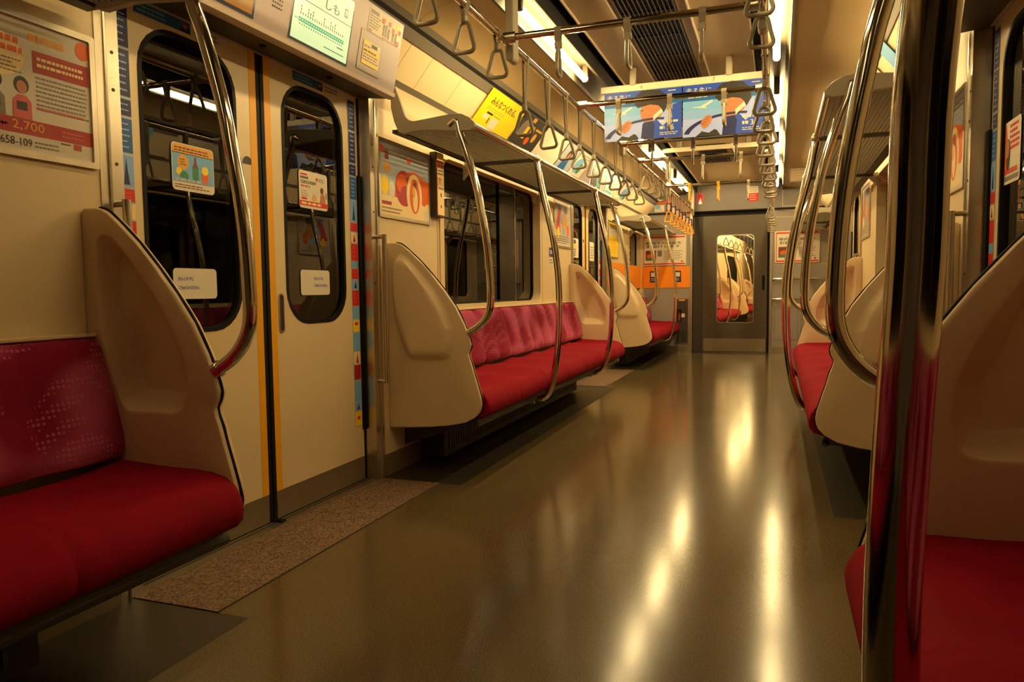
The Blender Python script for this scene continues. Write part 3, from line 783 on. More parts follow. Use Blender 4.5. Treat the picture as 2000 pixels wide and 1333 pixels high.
# ------------------------------------------------------------------ door header units with screens
FA, FB = Vector((-1.035, 1.715)), Vector((-.975, 2.0))
def header(s, d, nm, dn):
    y0, y1 = d-.66, d+.66
    t = thing('door_header', 'grey display housing above the %s %s door' % (dn, nm), 'display', (s*1.0, d, 1.70), 'display housings above the doors')
    mb = MB(); mb.prism([(-1.036, 1.716), (-.974, 2.003), (-.985, 2.02), (-1.30, 2.02), (-1.30, 1.722)], y0, y1, 'header_plastic'); mb.build('housing', t, s > 0)
    mb = MB(); mb.prism([(-1.026, 1.722), (-1.030, 1.706), (-1.046, 1.698), (-1.06, 1.700), (-1.06, 1.722)], y0-.002, y1+.002, 'header_lip'); mb.build('bottom_lip', t, s > 0)
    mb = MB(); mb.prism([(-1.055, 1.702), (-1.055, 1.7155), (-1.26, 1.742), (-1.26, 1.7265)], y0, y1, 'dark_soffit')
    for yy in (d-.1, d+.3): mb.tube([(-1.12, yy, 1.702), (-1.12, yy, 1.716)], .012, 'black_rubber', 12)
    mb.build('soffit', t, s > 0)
    # face plane: for the left side u=+y, for the right side u=-y
    v = Vector(((FB-FA).x, 0, (FB-FA).y)).normalized()
    org = Vector((FA.x, 0, FA.y))
    if s > 0: v = Vector((-v.x, 0, v.z)); org = Vector((-org.x, 0, org.z))
    u = Vector((0, 1 if s < 0 else -1, 0))
    def pl(mb, yc): return Plane(mb, org+Vector((0, yc, 0)), u, v)
    # green route screen and dark advert screen
    fs = 1 if s < 0 else -1
    ys = d+(2.355-2.255)*fs
    mb = MB(); P = pl(mb, ys)
    P.slab(-.182, .018, .182, .264, .006, 'screen_dark'); P.o += P.n*.0012
    P.rect(-.174, .026, .174, .256, 'screen_green', .0004)
    P.rect(-.174, .162, .174, .1645, 'screen_ink')
    P.text('しも', .0, .174, .034, 'screen_ink', .085, bold=.0016)
    P.circ(-.098, .196, .022, .024, 'screen_teal'); P.circ(-.098, .196, .018, .020, 'screen_green', .001); P.text('13', -.108, .187, .018, 'screen_teal', l=.0016)
    P.rect(.120, .186, .143, .216, 'screen_ink'); P.rect(.1235, .190, .1395, .212, 'screen_green', .0012); P.text('2', .127, .193, .016, 'screen_ink', l=.0018)
    P.rect(-.04, .236, -.005, .243, 'screen_ink'); P.rect(.0, .236, .025, .243, 'screen_ink')
    for k in range(20):
        x = -.135+k*.0137; h = (.055, .03, .025, .065, .045, .07, .03, .028, .03, .033)[k % 10]*.62
        yy = .100
        for q in range(int(h/.011)): P.rect(x, yy+.012+q*.011, x+.0045, yy+.020+q*.011, 'screen_ink')
        P.rect(x, .078, x+.005, .083, 'screen_ink')
    P.rect(-.142, .088, .138, .102, 'screen_teal')
    for k in range(20): P.rect(-.137+k*.0137, .093, -.130+k*.0137, .097, 'screen_green', .0011)
    P.rect(-.165, .092, -.146, .096, 'screen_teal'); P.rect(.10, .066, .14, .070, 'screen_ink'); P.rect(.02, .045, .15, .048, 'screen_ink')
    mb.build('route_screen', t)
    mb = MB(); P = pl(mb, d+(1.815-2.255)*fs)
    P.slab(-.182, .018, .182, .264, .006, 'screen_dark'); P.o += P.n*.0012
    P.rect(-.170, .028, .170, .085, 'screen_orange'); P.rect(-.170, .085, .170, .25, 'screen_dark', .0008); P.rect(.02, .09, .16, .16, 'screen_teal', .001); P.lines(-.15, .04, .15, .075, 2, 'screen_ink')
    mb.build('advert_screen', t)
    # speaker holes
    mb = MB(); P = pl(mb, d+(2.10-2.255)*fs)
    for i in range(5):
        for j in range(6): P.circ(-.022+i*.011, .09+j*.013, .003, .003, 'black_rubber', n=8)
    P.circ(.01, .185, .006, .006, 'ink_bright_red', n=10)
    mb.build('speaker_grille', t)
    # access hatch with label, notice at the upper corner
    mb = MB(); P = pl(mb, d+(2.685-2.255)*fs)
    P.slab(-.086, .032, .086, .188, .004, 'moulding_grey'); P.o += P.n*.0012; P.slab(-.083, .035, .083, .185, .003, 'header_plastic')
    hatch = mb.build('access_hatch', t)
    mb = MB(); P = pl(mb, d+(2.685-2.255)*fs); P.o += P.n*.0028
    P.rect(-.058, .062, .070, .152, 'ink_cream', 0); P.rect(-.058, .108, .070, .122, 'ink_yellow'); P.rect(-.058, .062, .070, .070, 'ink_yellow')
    P.rect(-.058, .140, -.03, .152, 'ink_yellow'); P.rect(.0, .134, .045, .148, 'ink_black'); P.lines(-.055, .109, .066, .121, 1, 'ink_black', .5, .0012); P.lines(-.052, .074, .066, .106, 3, 'ink_grey'); P.lines(-.052, .124, -.004, .138, 1, 'ink_grey')
    mb.build('hatch_label', hatch)
    mb = MB(); P = pl(mb, d+(2.77-2.255)*fs); P.o += P.n*.0012
    P.rect(-.13, .192, .138, .284, 'paper_white', 0); P.rect(-.122, .262, -.06, .276, 'ink_grey'); P.lines(-.122, .206, -.04, .258, 5, 'ink_grey'); P.rect(-.122, .196, -.10, .201, 'ink_red')
    for x, zz, c in ((-.02, .26, 'ink_bright_red'), (.03, .262, 'ink_bright_red'), (.062, .245, 'ink_bright_red'), (.112, .252, 'ink_bright_red'), (.09, .266, 'ink_yellow'), (.108, .206, 'ink_pink')): P.rect(x-.009, zz-.009, x+.011, zz+.009, c, .0012)
    for x, hh in ((-.012, .05), (.008, .056), (.03, .045), (.066, .04), (.088, .046)):
        P.rect(x-.007, .202, x+.007, .202+hh*.62, 'ink_grey'); P.circ(x, .202+hh*.75, .006, .008, 'ink_black', .001, 10)
    P.lines(-.02, .193, .13, .199, 1, 'ink_red', seg=.008)
    mb.build('manner_notice', t)
    return t
for s, nm in SIDES:
    for d, dn in zip(DOORS, ('nearest', 'far')): header(s, d, nm, dn)

# ------------------------------------------------------------------ flat prints on walls and doors
def wplane(mb, s, y, z, x=None, gap=.002):
    x = XW if x is None else x
    return Plane(mb, (s*(x-gap), y, z), (0, 1 if s < 0 else -1, 0), (0, 0, 1))
def poster(s, y0, y1, z0, z1, draw, label, base='poster_white', grp='framed posters above the bench ends'):
    """framed poster; y0<y1 world extent"""
    t = thing('framed_poster', label, 'poster', (s*XW, (y0+y1)/2, z0), grp)
    f = .016
    W = y1-y0; H = z1-z0
    mb = MB(); plate_hole(mb, rrect(y0, y1, z0, z1, .006, 3), rrect(y0+f, y1-f, z0+f, z1-f, .004, 3), -XW+.011, -XW, 'stainless'); mb.build('frame', t, s > 0)
    mb = MB(); P = wplane(mb, s, y0 if s < 0 else y1, z0, gap=.005); P.slab(f*.7, f*.7, W-f*.7, H-f*.7, .003, base); draw(P, W, H); mb.build('print', t)
    return t
def draw_service(P, W, H):
    P.rect(.012, .056, W-.013, .092, 'ink_red'); P.rect(.360, .210, .514, .262, 'ink_red')
    P.text('2,700', .300, .063, .024, 'ink_gold', .082); P.lines(.265, .066, .292, .08, 1, 'ink_gold', seg=.008); P.lines(.43, .064, .51, .084, 2, 'ink_pink', l=.0012, seg=.008)
    P.text('-658-109', .262, .027, .019, 'ink_black', .086); P.lines(.355, .026, .42, .045, 2, 'ink_grey', seg=.008); P.lines(.425, .046, .455, .054, 1, 'ink_black', seg=.008)
    P.rect(.462, .040, .484, .054, 'ink_red')
    P.circ(.500, .298, .021, .023, 'ink_orange')
    P.lines(.370, .222, .505, .252, 2, 'ink_cream', .5, .0012, .010)
    P.lines(.365, .118, .512, .204, 8, 'ink_grey', .42, .0006, .009, .08); P.lines(.365, .120, .50, .130, 1, 'ink_pink', .5, .0012, .009, .05)
    P.lines(.350, .278, .458, .305, 1, 'ink_gold', .7, .0006, .016)
    P.circ(.265, .235, .075, .052, 'ink_cream'); P.lines(.20, .240, .335, .285, 2, 'ink_orange', .6, .001, .018); P.lines(.22, .195, .33, .232, 4, 'ink_grey', .35, .001, .010)
    for x, c in ((.328, 'ink_pink'), (.262, 'ink_grey')):
        P.circ(x, .172, .019, .020, 'ink_black', .0008); P.circ(x, .167, .013, .015, 'ink_skin', .0012)
        P.poly([(x-.024, .093), (x+.024, .093), (x+.023, .135), (x+.010, .148), (x-.010, .148), (x-.023, .135)], c, .001); P.rect(x-.014, .112, x+.012, .132, 'ink_black', .0014)
def draw_food(P, W, H):
    P.rect(.01, .01, W-.01, .105, 'ink_cream'); P.rect(.01, .105, W-.01, H-.01, 'poster_cool', .0003)
    P.rect(.012, H-.065, W-.012, H-.04, 'ink_grey', .0005)
    P.poly([(.14, .10), (.30, .05), (.50, .02), (W-.012, .02), (W-.012, .21), (.36, .25), (.20, .22)], 'ink_orange', .0005)
    P.circ(.245, .155, .085, .085, 'ink_red', .0007); P.circ(.225, .175, .055, .045, 'ink_orange', .0009); P.circ(.26, .12, .05, .05, 'ink_red', .0011)
    P.circ(.355, .130, .082, .108, 'ink_cream', .0012); P.circ(.358, .128, .055, .085, 'ink_orange', .0014); P.circ(.36, .135, .028, .066, 'ink_brown', .0016); P.circ(.362, .112, .026, .060, 'ink_cream', .0018); P.circ(.348, .150, .016, .03, 'ink_gold', .002)
    P.circ(.46, .15, .045, .06, 'ink_orange', .0009); P.circ(.125, .135, .030, .042, 'paper_white', .0012); P.circ(.06, .15, .035, .045, 'ink_yellow', .0007)
    P.circ(.085, .235, .030, .024, 'ink_gold', .0008); P.rect(.065, .27, .10, .315, 'ink_brown', .0008); P.rect(.03, .062, .12, .078, 'ink_red', .0012)
    P.circ(.30, .295, .022, .016, 'ink_orange', .0009); P.circ(.035, .315, .02, .015, 'ink_bright_red', .0009); P.lines(.03, .022, .24, .055, 2, 'ink_grey', .4, .0012, .012); P.rect(.46, .02, .51, .07, 'paper_white', .0012)
def draw_colour(P, W, H):
    P.circ(.17, .27, .06, .08, 'ink_sky', .0004); P.circ(.32, .22, .08, .07, 'ink_gold', .0005); P.poly([(.05, .15), (.12, .30), (.22, .33), (.16, .2), (.2, .12)], 'ink_bright_red', .0007)
    P.circ(.36, .32, .05, .03, 'ink_grey', .0008); P.circ(.13, .12, .04, .05, 'ink_yellow', .0009); P.circ(.42, .15, .04, .05, 'ink_orange', .0009); P.circ(.28, .14, .03, .04, 'ink_aqua', .001); P.lines(.04, .03, W-.04, .10, 4, 'ink_grey', .4, .0012)
def draw_yellow(P, W, H):
    P.rect(.012, .012, W-.012, H-.012, 'ink_yellow', .0004); P.rect(.03, H-.16, W-.03, H-.06, 'paper_white', .0006); P.lines(.03, .05, W-.03, H-.2, 8, 'ink_gold', .35, .0007)
poster(-1, .975, 1.508, 1.195, 1.538, draw_service, 'framed white and red price poster on the wall above the foreground left bench')
poster(-1, 2.985, 3.515, 1.205, 1.565, draw_food, 'framed orange food poster beside the nearest left door')
poster(-1, 5.795, 6.325, 1.215, 1.615, draw_colour, 'framed multicoloured poster at the far end of the middle left bench')
poster(-1, 7.835, 8.365, 1.205, 1.605, draw_yellow, 'yellow framed poster just past the far left door')
poster(1, 2.985, 3.515, 1.205, 1.565, draw_food, 'glossy framed poster on the right wall past the nearest right door')
poster(1, 5.795, 6.325, 1.215, 1.615, draw_colour, 'framed poster at the far end of the middle right bench')

# emergency intercom style box beside the food poster
def label_box(s, nm):
    t = thing('emergency_call_box', 'narrow box of printed instructions between poster and window on the %s wall' % nm, 'box', (s*XW, 3.575, 1.25), 'narrow instruction boxes')
    mb = MB(); mb.bbox(-XW+.038, -XW, 3.530, 3.625, 1.25, 1.588, 'heater_metal', .004); mb.build('box_body', t, s > 0)
    mb = MB(); mb.box(-XW+.0385, -XW+.0392, 3.531, 3.538, 1.255, 1.583, 'ink_red'); mb.build('red_edge', t, s > 0)
    mb = MB(); P = wplane(mb, s, 3.540 if s < 0 else 3.622, 1.262, x=XW-.0385, gap=.0008)
    P.rect(0, 0, .080, .318, 'ink_cream', 0); P.rect(.012, .292, .068, .312, 'ink_yellow'); P.rect(0, .245, .08, .283, 'ink_brown'); P.lines(.008, .210, .074, .236, 2, 'ink_grey', seg=.01); P.text('R', .02, .165, .03, 'ink_bright_red'); P.circ(.04, .105, .007, .012, 'ink_black'); P.circ(.04, .045, .006, .009, 'ink_black'); P.lines(.008, .128, .074, .150, 1, 'ink_grey', seg=.01)
    mb.build('instructions', t)
for s, nm in SIDES: label_box(s, nm)

def sticker(name, s, y0, y1, z0, z1, draw, label, x=XD+.0085, base='paper_white', r=.014, cat='sticker', group=None, gap=.0):
    mb = MB(); P = wplane(mb, s, y0 if s < 0 else y1, z0, x=x, gap=gap); W = y1-y0; H = z1-z0
    P.slab(0, 0, W, H, .001, base, r); draw(P, W, H)
    return single(name, mb, label, cat, group)
def d_drink(P, W, H):
    P.rect(.003, .028, W-.003, H-.03, 'ink_aqua'); P.poly([(.003, H-.032), (W-.003, H-.032), (W-.003, H-.012), (W-.012, H-.003), (.012, H-.003), (.003, H-.012)], 'ink_gold')
    P.lines(.012, H-.028, W-.012, H-.010, 2, 'ink_brown', .5, .0012, .014); P.circ(.046, H-.058, .024, .024, 'ink_gold', .0012); P.lines(.032, H-.07, .06, H-.046, 3, 'ink_brown', .4, .0018, .01)
    P.rect(W*.47, .034, W*.47+.026, .078, 'ink_green', .0012); P.poly([(W*.47, .078), (W*.47+.026, .078), (W*.47+.018, .093), (W*.47+.017, .112), (W*.47+.009, .112), (W*.47+.008, .093)], 'ink_brown', .0012)
    P.circ(W-.042, .055, .016, .024, 'ink_orange', .0012); P.circ(W-.042, .074, .015, .014, 'ink_yellow', .0014); P.circ(.028, .060, .012, .012, 'ink_yellow', .0012); P.circ(.05, .046, .018, .016, 'ink_green', .0012)
    P.lines(.012, .028, W-.02, .040, 1, 'poster_cool', .8, .0014, .02); P.lines(.01, .007, W-.02, .022, 2, 'ink_brown', .4, .0008, .014)
def d_point(P, W, H):
    P.rect(.010, H-.018, .055, H-.011, 'ink_bright_red'); P.lines(.010, H-.033, .075, H-.022, 1, 'ink_black', .8, .0006, .012); P.text('TOKYU POINT', .010, H-.051, .013, 'ink_black', .105, bold=.0008)
    P.circ(W-.075, H-.026, .007, .007, 'ink_bright_red'); P.lines(W-.065, H-.036, W-.015, H-.020, 2, 'ink_grey', .5, .0006, .012); P.lines(.010, H-.066, .08, H-.056, 1, 'ink_pink', .7)
    P.lines(.012, .045, .06, .072, 3, 'ink_grey', .3); P.rect(.014, .034, .05, .043, 'ink_bright_red'); P.rect(.002, .010, W-.002, .029, 'ink_bright_red'); P.lines(.012, .014, W-.03, .025, 1, 'ink_cream', .8, .0012, .035)
    P.poly([(W-.055, .028), (W-.018, .028), (W-.020, .060), (W-.034, .072), (W-.05, .058)], 'ink_skin', .0012); P.circ(W-.040, .080, .011, .013, 'ink_brown', .0014); P.poly([(.085, .034), (.115, .034), (.11, .056), (.095, .060)], 'ink_gold', .0012); P.rect(W-.014, .048, W-.006, .075, 'ink_grey', .001)
def d_kids(left):
    def f(P, W, H):
        x = .018 if left else .088
        P.text('ひらくドアに', x, H-.040, .013, 'ink_label_blue', .066, bold=.0012); P.text('ごちゅういください。', x, H-.068, .013, 'ink_label_blue', .092, bold=.0012)
    return f
sticker('door_sticker', -1, 1.835, 2.018, 1.190, 1.338, d_drink, 'square yellow and aqua drink advert on the left leaf window of the nearest left door', group='adverts on the door windows')
sticker('door_sticker', -1, 2.487, 2.681, 1.200, 1.348, d_point, 'white and red point-card advert on the right leaf window of the nearest left door', group='adverts on the door windows')
sticker('door_sticker', -1, 1.822, 2.012, .846, .944, d_kids(True), 'white caution sticker low on the left leaf window of the nearest left door', group='low caution stickers')
sticker('door_sticker', -1, 2.480, 2.680, .852, .953, d_kids(False), 'white caution sticker low on the right leaf window of the nearest left door', group='low caution stickers')
def d_plain(P, W, H): P.lines(.02, .02, W-.02, H-.04, 5, 'ink_grey', .4)
def d_mixed(P, W, H): P.rect(.01, H-.05, .08, H-.015, 'ink_navy'); P.rect(.01, .09, .07, .12, 'ink_yellow'); P.lines(.01, .01, .09, .085, 4, 'ink_navy', .5); P.rect(.10, .01, W-.01, H-.02, 'ink_cream', .0005)
sticker('door_sticker', -1, 6.66, 6.84, 1.16, 1.34, d_mixed, 'white navy and yellow advert on the left leaf window of the far left door', group='adverts on the door windows')
sticker('door_sticker', -1, 7.28, 7.47, 1.15, 1.34, d_plain, 'plain pale advert on the right leaf window of the far left door', group='adverts on the door windows')
def d_news(P, W, H):
    P.poly([(.008, .03), (.06, .03), (.07, .10), (.05, H-.01), (.008, H-.01)], 'ink_orange'); P.circ(W*.38, .09, .02, .05, 'ink_black', .0008); P.circ(W*.33, .11, .02, .03, 'ink_skin', .001)
    P.lines(W*.45, .10, W-.01, H-.01, 5, 'ink_bright_red', .55, .0008, .016); P.lines(.01, .028, W-.01, .05, 1, 'ink_bright_red', .7, .0008, .02); P.rect(.01, .01, W-.01, .024, 'ink_grey')
sticker('door_sticker', 1, 2.620, 2.815, 1.178, 1.372, d_news, 'white advert with red print on the window of the nearest right door', group='adverts on the door windows')
# advert above the door windows
def d_strip(P, W, H):
    P.rect(.003, .003, W*.58, H-.003, 'ink_teal'); P.lines(.015, .008, W*.38, H-.008, 2, 'ink_aqua', .5, .0012, .014); P.poly([(W*.46, .003), (W*.58, .003), (W*.56, .018), (W*.48, .018)], 'ink_navy', .0012); P.circ(W*.52, .025, .009, .011, 'ink_skin', .0014); P.circ(W*.52, .032, .010, .006, 'ink_brown', .0016)
    P.lines(W*.62, .008, W-.02, H-.006, 2, 'ink_grey', .5, .001, .016)
sticker('door_advert', -1, 1.70, 2.09, 1.681, 1.722, d_strip, 'teal advert strip above the left leaf window of the nearest left door', x=XD, r=0, gap=.0012, base='paper_white')
sticker('door_advert', -1, 2.45, 2.80, 1.681, 1.722, d_strip, 'teal advert strip above the right leaf window of the nearest left door', x=XD, r=0, gap=.0012)
# tall narrow picture strips beside the pockets
STR = [(1.70, 1.57, 'ink_navy'), (1.565, 1.43, 'ink_navy'), (1.425, 1.375, 'ink_navy'), (1.37, 1.27, 'ink_teal'), (1.265, 1.175, 'ink_sky'), (1.17, 1.13, 'ink_bright_red'), (1.128, 1.08, 'ink_cream'), (1.078, 1.0, 'ink_bright_red'), (1.0, .97, 'ink_aqua'), (.968, .92, 'ink_bright_red'), (.918, .875, 'ink_sky'), (.872, .80, 'ink_bright_red'), (.798, .742, 'ink_aqua'), (.740, .685, 'ink_yellow'), (.683, .60, 'ink_aqua'), (.598, .54, 'ink_cream'), (.538, .47, 'ink_red'), (.468, .37, 'ink_aqua'), (.368, .33, 'ink_sky'), (.328, .26, 'ink_yellow')]
def pic_strip(s, y0, y1, label):
    mb = MB(); P = wplane(mb, s, y0 if s < 0 else y1, 0, x=XD, gap=.0015); W = y1-y0
    P.slab(0, .255, W, 1.70, .001, 'poster_cool')
    for a, b, c in STR:
        P.rect(.001, b, W-.001, a-.003, c)
        if c in ('ink_bright_red', 'ink_navy', 'ink_teal'): P.lines(W*.25, b+.008, W*.8, a-.01, max(2, int((a-b)/.02)), 'ink_pale_blue' if c != 'ink_bright_red' else 'ink_pink', .25, .0012, .008)
        if c in ('ink_sky', 'ink_cream'): P.poly([(W*.3, b+.004), (W*.7, b+.004), (W*.58, (a+b)/2), (W*.5, a-.008), (W*.42, (a+b)/2)], 'ink_navy' if c == 'ink_sky' else 'ink_red', .0012)
        if c == 'ink_yellow': P.poly([(W*.25, b+.030), (W*.55, b+.030), (W*.55, b+.024), (W*.8, b+.036), (W*.55, b+.048), (W*.55, b+.042), (W*.25, b+.042)], 'ink_bright_red', .0012)
    return single('picture_strip', mb, label, 'sticker', 'tall picture strips on the door leaves')
pic_strip(-1, 2.838, 2.892, 'tall narrow strip of coloured pictures down the right edge of the nearest left door')
pic_strip(-1, 1.625, 1.680, 'tall narrow strip of coloured pictures down the left edge of the nearest left door')
pic_strip(1, 2.838, 2.892, 'tall narrow strip of coloured pictures down the edge of the nearest right door')
pic_strip(-1, 7.655, 7.712, 'tall narrow strip of coloured pictures on the far left door')
# small dark number plates on the walls
def d_plate(P, W, H): P.rect(.004, H*.45, W-.004, H-.004, 'ink_black'); P.lines(.02, H*.55, W-.02, H-.015, 1, 'ink_pale_blue', .6, .0012, .03); P.lines(.01, .01, W-.02, H*.35, 2, 'ink_grey')
sticker('wall_notice', -1, 5.66, 5.80, 1.06, 1.205, d_plate, 'small black and white notice on the left wall beyond the middle window', x=XW, r=0, gap=.0015, cat='notice')
sticker('wall_notice', 1, 3.30, 3.44, 1.06, 1.19, d_plate, 'small black notice on the right wall below the glossy poster', x=XW, r=0, gap=.0015, cat='notice')

# ------------------------------------------------------------------ card adverts in the strip above the racks
def card(s, y0, y1, draw, base, label, bulge=.012):
    A = Vector((-1.120, 0, 1.838)); B = Vector((-1.00, 0, 1.982))
    if s > 0: A.x *= -1; B.x *= -1
    v = (B-A).normalized(); u = Vector((0, 1 if s < 0 else -1, 0))
    mb = MB(); P = Plane(mb, A+Vector((0, y0 if s < 0 else y1, 0)), u, v)
    P.o += P.n*bulge
    H = .226; P.slab(0, .0, y1-y0, H, .0015, base); draw(P, y1-y0, H)
    return single('rack_advert', mb, label, 'advert', 'card adverts above the %s rack' % ('left' if s < 0 else 'right'))
def c_yellow(P, W, H):
    P.rect(0, 0, W, H, 'ink_yellow', .0003); P.text('みんなつくれる。', .075, .142, .048, 'ink_black', .40, .001, .003)
    P.lines(.07, .105, .42, .130, 2, 'ink_grey', .2, .0008, .03); P.rect(.11, .086, .20, .098, 'ink_black'); P.rect(.215, .090, .32, .093, 'ink_black'); P.circ(.125, .065, .04, .016, 'paper_white'); P.rect(.215, .012, .32, .080, 'paper_white'); P.rect(.175, .03, .19, .07, 'ink_brown')
def c_black(P, W, H):
    P.rect(0, 0, W, H, 'ink_black', .0003); P.circ(.10, .12, .06, .07, 'ink_grey', .0006); P.rect(.14, .06, .19, .15, 'ink_yellow', .001); P.circ(.25, .14, .03, .03, 'ink_gold', .001); P.circ(.26, .06, .035, .03, 'ink_orange', .001); P.rect(.30, .15, .42, .165, 'ink_gold', .001); P.rect(.16, .19, .22, .22, 'ink_gold', .001); P.circ(.35, .10, .03, .035, 'ink_gold', .001)
def c_white(P, W, H): pass
def c_person(P, W, H):
    P.circ(W*.45, .13, .05, .06, 'ink_black', .0006); P.poly([(W*.2, 0), (W*.7, 0), (W*.6, .10), (W*.3, .10)], 'ink_teal', .0008); P.circ(W*.45, .115, .03, .04, 'ink_skin', .001)
def c_teal(P, W, H): P.circ(W*.35, .10, .10, .07, 'ink_aqua', .0005); P.circ(W*.55, .08, .05, .05, 'ink_green', .0007); P.circ(W*.8, .12, .015, .015, 'ink_pink', .0009); P.lines(.05, .17, W-.05, .21, 2, 'ink_grey')
card(-1, 3.965, 4.545, c_yellow, 'ink_yellow', 'bright yellow card advert with black lettering above the left rack')
card(-1, 4.575, 5.03, c_black, 'ink_black', 'black and yellow card advert right after the yellow one above the left rack')
card(-1, 5.05, 5.60, c_white, 'paper_white', 'plain white card advert above the left rack after the black one')
card(-1, 5.62, 6.00, c_person, 'poster_cool', 'card advert with a person on it above the left rack')
card(-1, 6.02, 6.38, c_teal, 'paper_white', 'white card advert with an aqua blob above the left rack end')
card(-1, 7.9, 8.5, c_teal, 'paper_white', 'farthest pale card advert above the left end rack')
card(1, 3.82, 3.98, c_white, 'ink_aqua', 'aqua card advert above the right rack near its front end')
card(1, 4.2, 4.8, c_white, 'paper_white', 'plain white card advert above the right rack')

# ------------------------------------------------------------------ hanging banner
YBN = 4.55
t = thing('hanging_banner', 'pair of blue hanging adverts showing a man at a steering wheel under the ceiling', 'advert', (-.006, YBN, 1.75))
mb = MB(); mb.bbox(-.485, .472, YBN-.012, YBN+.012, 2.056, 2.098, 'fixture_paint', .004); mb.build('clip_rail', t)
for x in (-.288, .272):
    mb = MB(); mb.bbox(x-.018, x+.018, YBN-.016, YBN+.016, 2.090, 2.200, 'rack_grey', .004); mb.build('ceiling_clip', t)
def banner(P, W, H, mirror):
    # deep blue upper sky to a pale band, an aeroplane, a dark-haired figure in a blue jacket gripping a wheel
    P.slab(0, 0, W, H, .0012, 'ink_sky')
    P.rect(0, H*.80, W, H, 'ink_blue', .0004); P.rect(0, H*.68, W, H*.80, 'ink_teal', .0004); P.rect(0, H*.50, W, H*.68, 'ink_aqua', .0004); P.rect(0, 0, W, H*.34, 'ink_pale_blue', .0004)
    P.poly([(W*.10, H*.56), (W*.22, H*.57), (W*.36, H*.68), (W*.37, H*.65), (W*.27, H*.56), (W*.30, H*.53), (W*.22, H*.54)], 'paper_white', .0008)
    P.poly([(W*.50, 0), (W, 0), (W, H*.70), (W*.90, H*.66), (W*.80, H*.56), (W*.66, H*.50), (W*.56, H*.42)], 'ink_blue', .0007)
    P.poly([(W*.66, H*.42), (W*.78, H*.60), (W*.86, H*.66), (W*.88, H*.40), (W*.76, H*.24)], 'ink_pale_blue', .0009)
    P.poly([(W*.48, 0), (W*.64, 0), (W*.66, H*.26), (W*.60, H*.46), (W*.50, H*.30)], 'ink_navy', .0009)
    P.poly([(W*.54, H*.34), (W*.500, H*.36), (W*.487, H*.40), (W*.493, H*.435), (W*.475, H*.455), (W*.482, H*.52), (W*.462, H*.56), (W*.487, H*.62), (W*.50, H*.70), (W*.60, H*.76), (W*.70, H*.72), (W*.76, H*.56), (W*.74, H*.44), (W*.66, H*.36)], 'ink_skin', .0012)
    P.poly([(W*.440, H*.640), (W*.395, H*.72), (W*.41, H*.87), (W*.48, H*.97), (W*.60, H*.995), (W*.73, H*.96), (W*.81, H*.84), (W*.83, H*.66), (W*.77, H*.50), (W*.74, H*.60), (W*.70, H*.66), (W*.60, H*.69), (W*.52, H*.665)], 'ink_black', .0016)
    P.poly([(W*.485, H*.565), (W*.515, H*.575), (W*.515, H*.590), (W*.485, H*.583)], 'ink_black', .0018); P.poly([(W*.49, H*.425), (W*.52, H*.43), (W*.515, H*.418)], 'ink_brown', .0018)
    P.poly([(W*.64, H*.36), (W*.80, H*.58), (W*.78, H*.64), (W*.64, H*.46)], 'paper_white', .0015)
    R1, R0 = 1.0, .90
    def ell(t, q): return (W*.66+q*W*.66*math.cos(t), -H*.02+q*H*.44*math.sin(t))
    A = [PI*(.94-.50*k/14) for k in range(15)]
    for k in range(14): P.poly([ell(A[k], R1), ell(A[k+1], R1), ell(A[k+1], R0), ell(A[k], R0)], 'ink_navy', .0014)
    P.poly([(W*.22, H*.20), (W*.23, H*.30), (W*.28, H*.38), (W*.33, H*.40), (W*.36, H*.36), (W*.35, H*.26), (W*.31, H*.18), (W*.26, H*.14)], 'ink_skin', .0018)
    for k in range(4): P.poly([(W*(.225+k*.022), H*(.24+k*.035)), (W*(.275+k*.02), H*(.215+k*.04)), (W*(.278+k*.02), H*(.225+k*.04)), (W*(.228+k*.022), H*(.252+k*.035))], 'ink_brown', .0021)
    P.poly([(W*.16, 0), (W*.46, 0), (W*.42, H*.10), (W*.34, H*.15), (W*.24, H*.10)], 'ink_black', .0016); P.poly([(W*.24, H*.09), (W*.30, H*.155), (W*.38, H*.185), (W*.40, H*.13), (W*.32, H*.06)], 'ink_pale_blue', .002)
    P.text('走る先に、', .018, H*.80, .040, 'paper_white', .160, .0024); P.lines(.03, H*.735, .15, H*.765, 1, 'paper_white', .6, .0024, .03)
    P.lines(W-.13, .085, W-.02, .105, 1, 'paper_white', .6, .0024, .03); P.text('36', W-.085, .045, .030, 'paper_white', l=.0024, bold=.001); P.lines(W-.13, .048, W-.092, .072, 1, 'paper_white', .7, .0024, .02); P.lines(W-.13, .015, W-.01, .036, 2, 'paper_white', .4, .0024, .02); P.rect(W-.08, H-.022, W-.035, H-.017, 'paper_white', .0024)
for k, (x0, x1, z0, z1) in enumerate(((-.463, .004, 1.766, 2.060), (.011, .478, 1.755, 2.060))):
    mb = MB(); P = Plane(mb, (x0, YBN-.004-.004*k, z0), (1, 0, 0), (0, 0, 1)); banner(P, x1-x0, z1-z0, False); mb.build('advert_sheet', t)
mb = MB(); P = Plane(mb, (-.32, YBN-.0125, 2.062), (1, 0, 0), (0, 0, 1)); P.text('6', .08, .004, .022, 'ink_grey'); P.text('7', .50, .004, .022, 'ink_grey'); mb.build('slot_number', t)
t = thing('empty_banner_rail', 'empty cream banner rail under the ceiling beyond the blue adverts', 'rail', (0, 6.9, 2.12))
mb = MB(); mb.bbox(-.47, .47, 6.89, 6.914, 2.095, 2.135, 'fixture_paint', .004); mb.build('clip_rail', t)
for x in (-.3, .3): mb = MB(); mb.bbox(x-.018, x+.018, 6.884, 6.92, 2.13, 2.20, 'rack_grey', .004); mb.build('ceiling_clip', t)

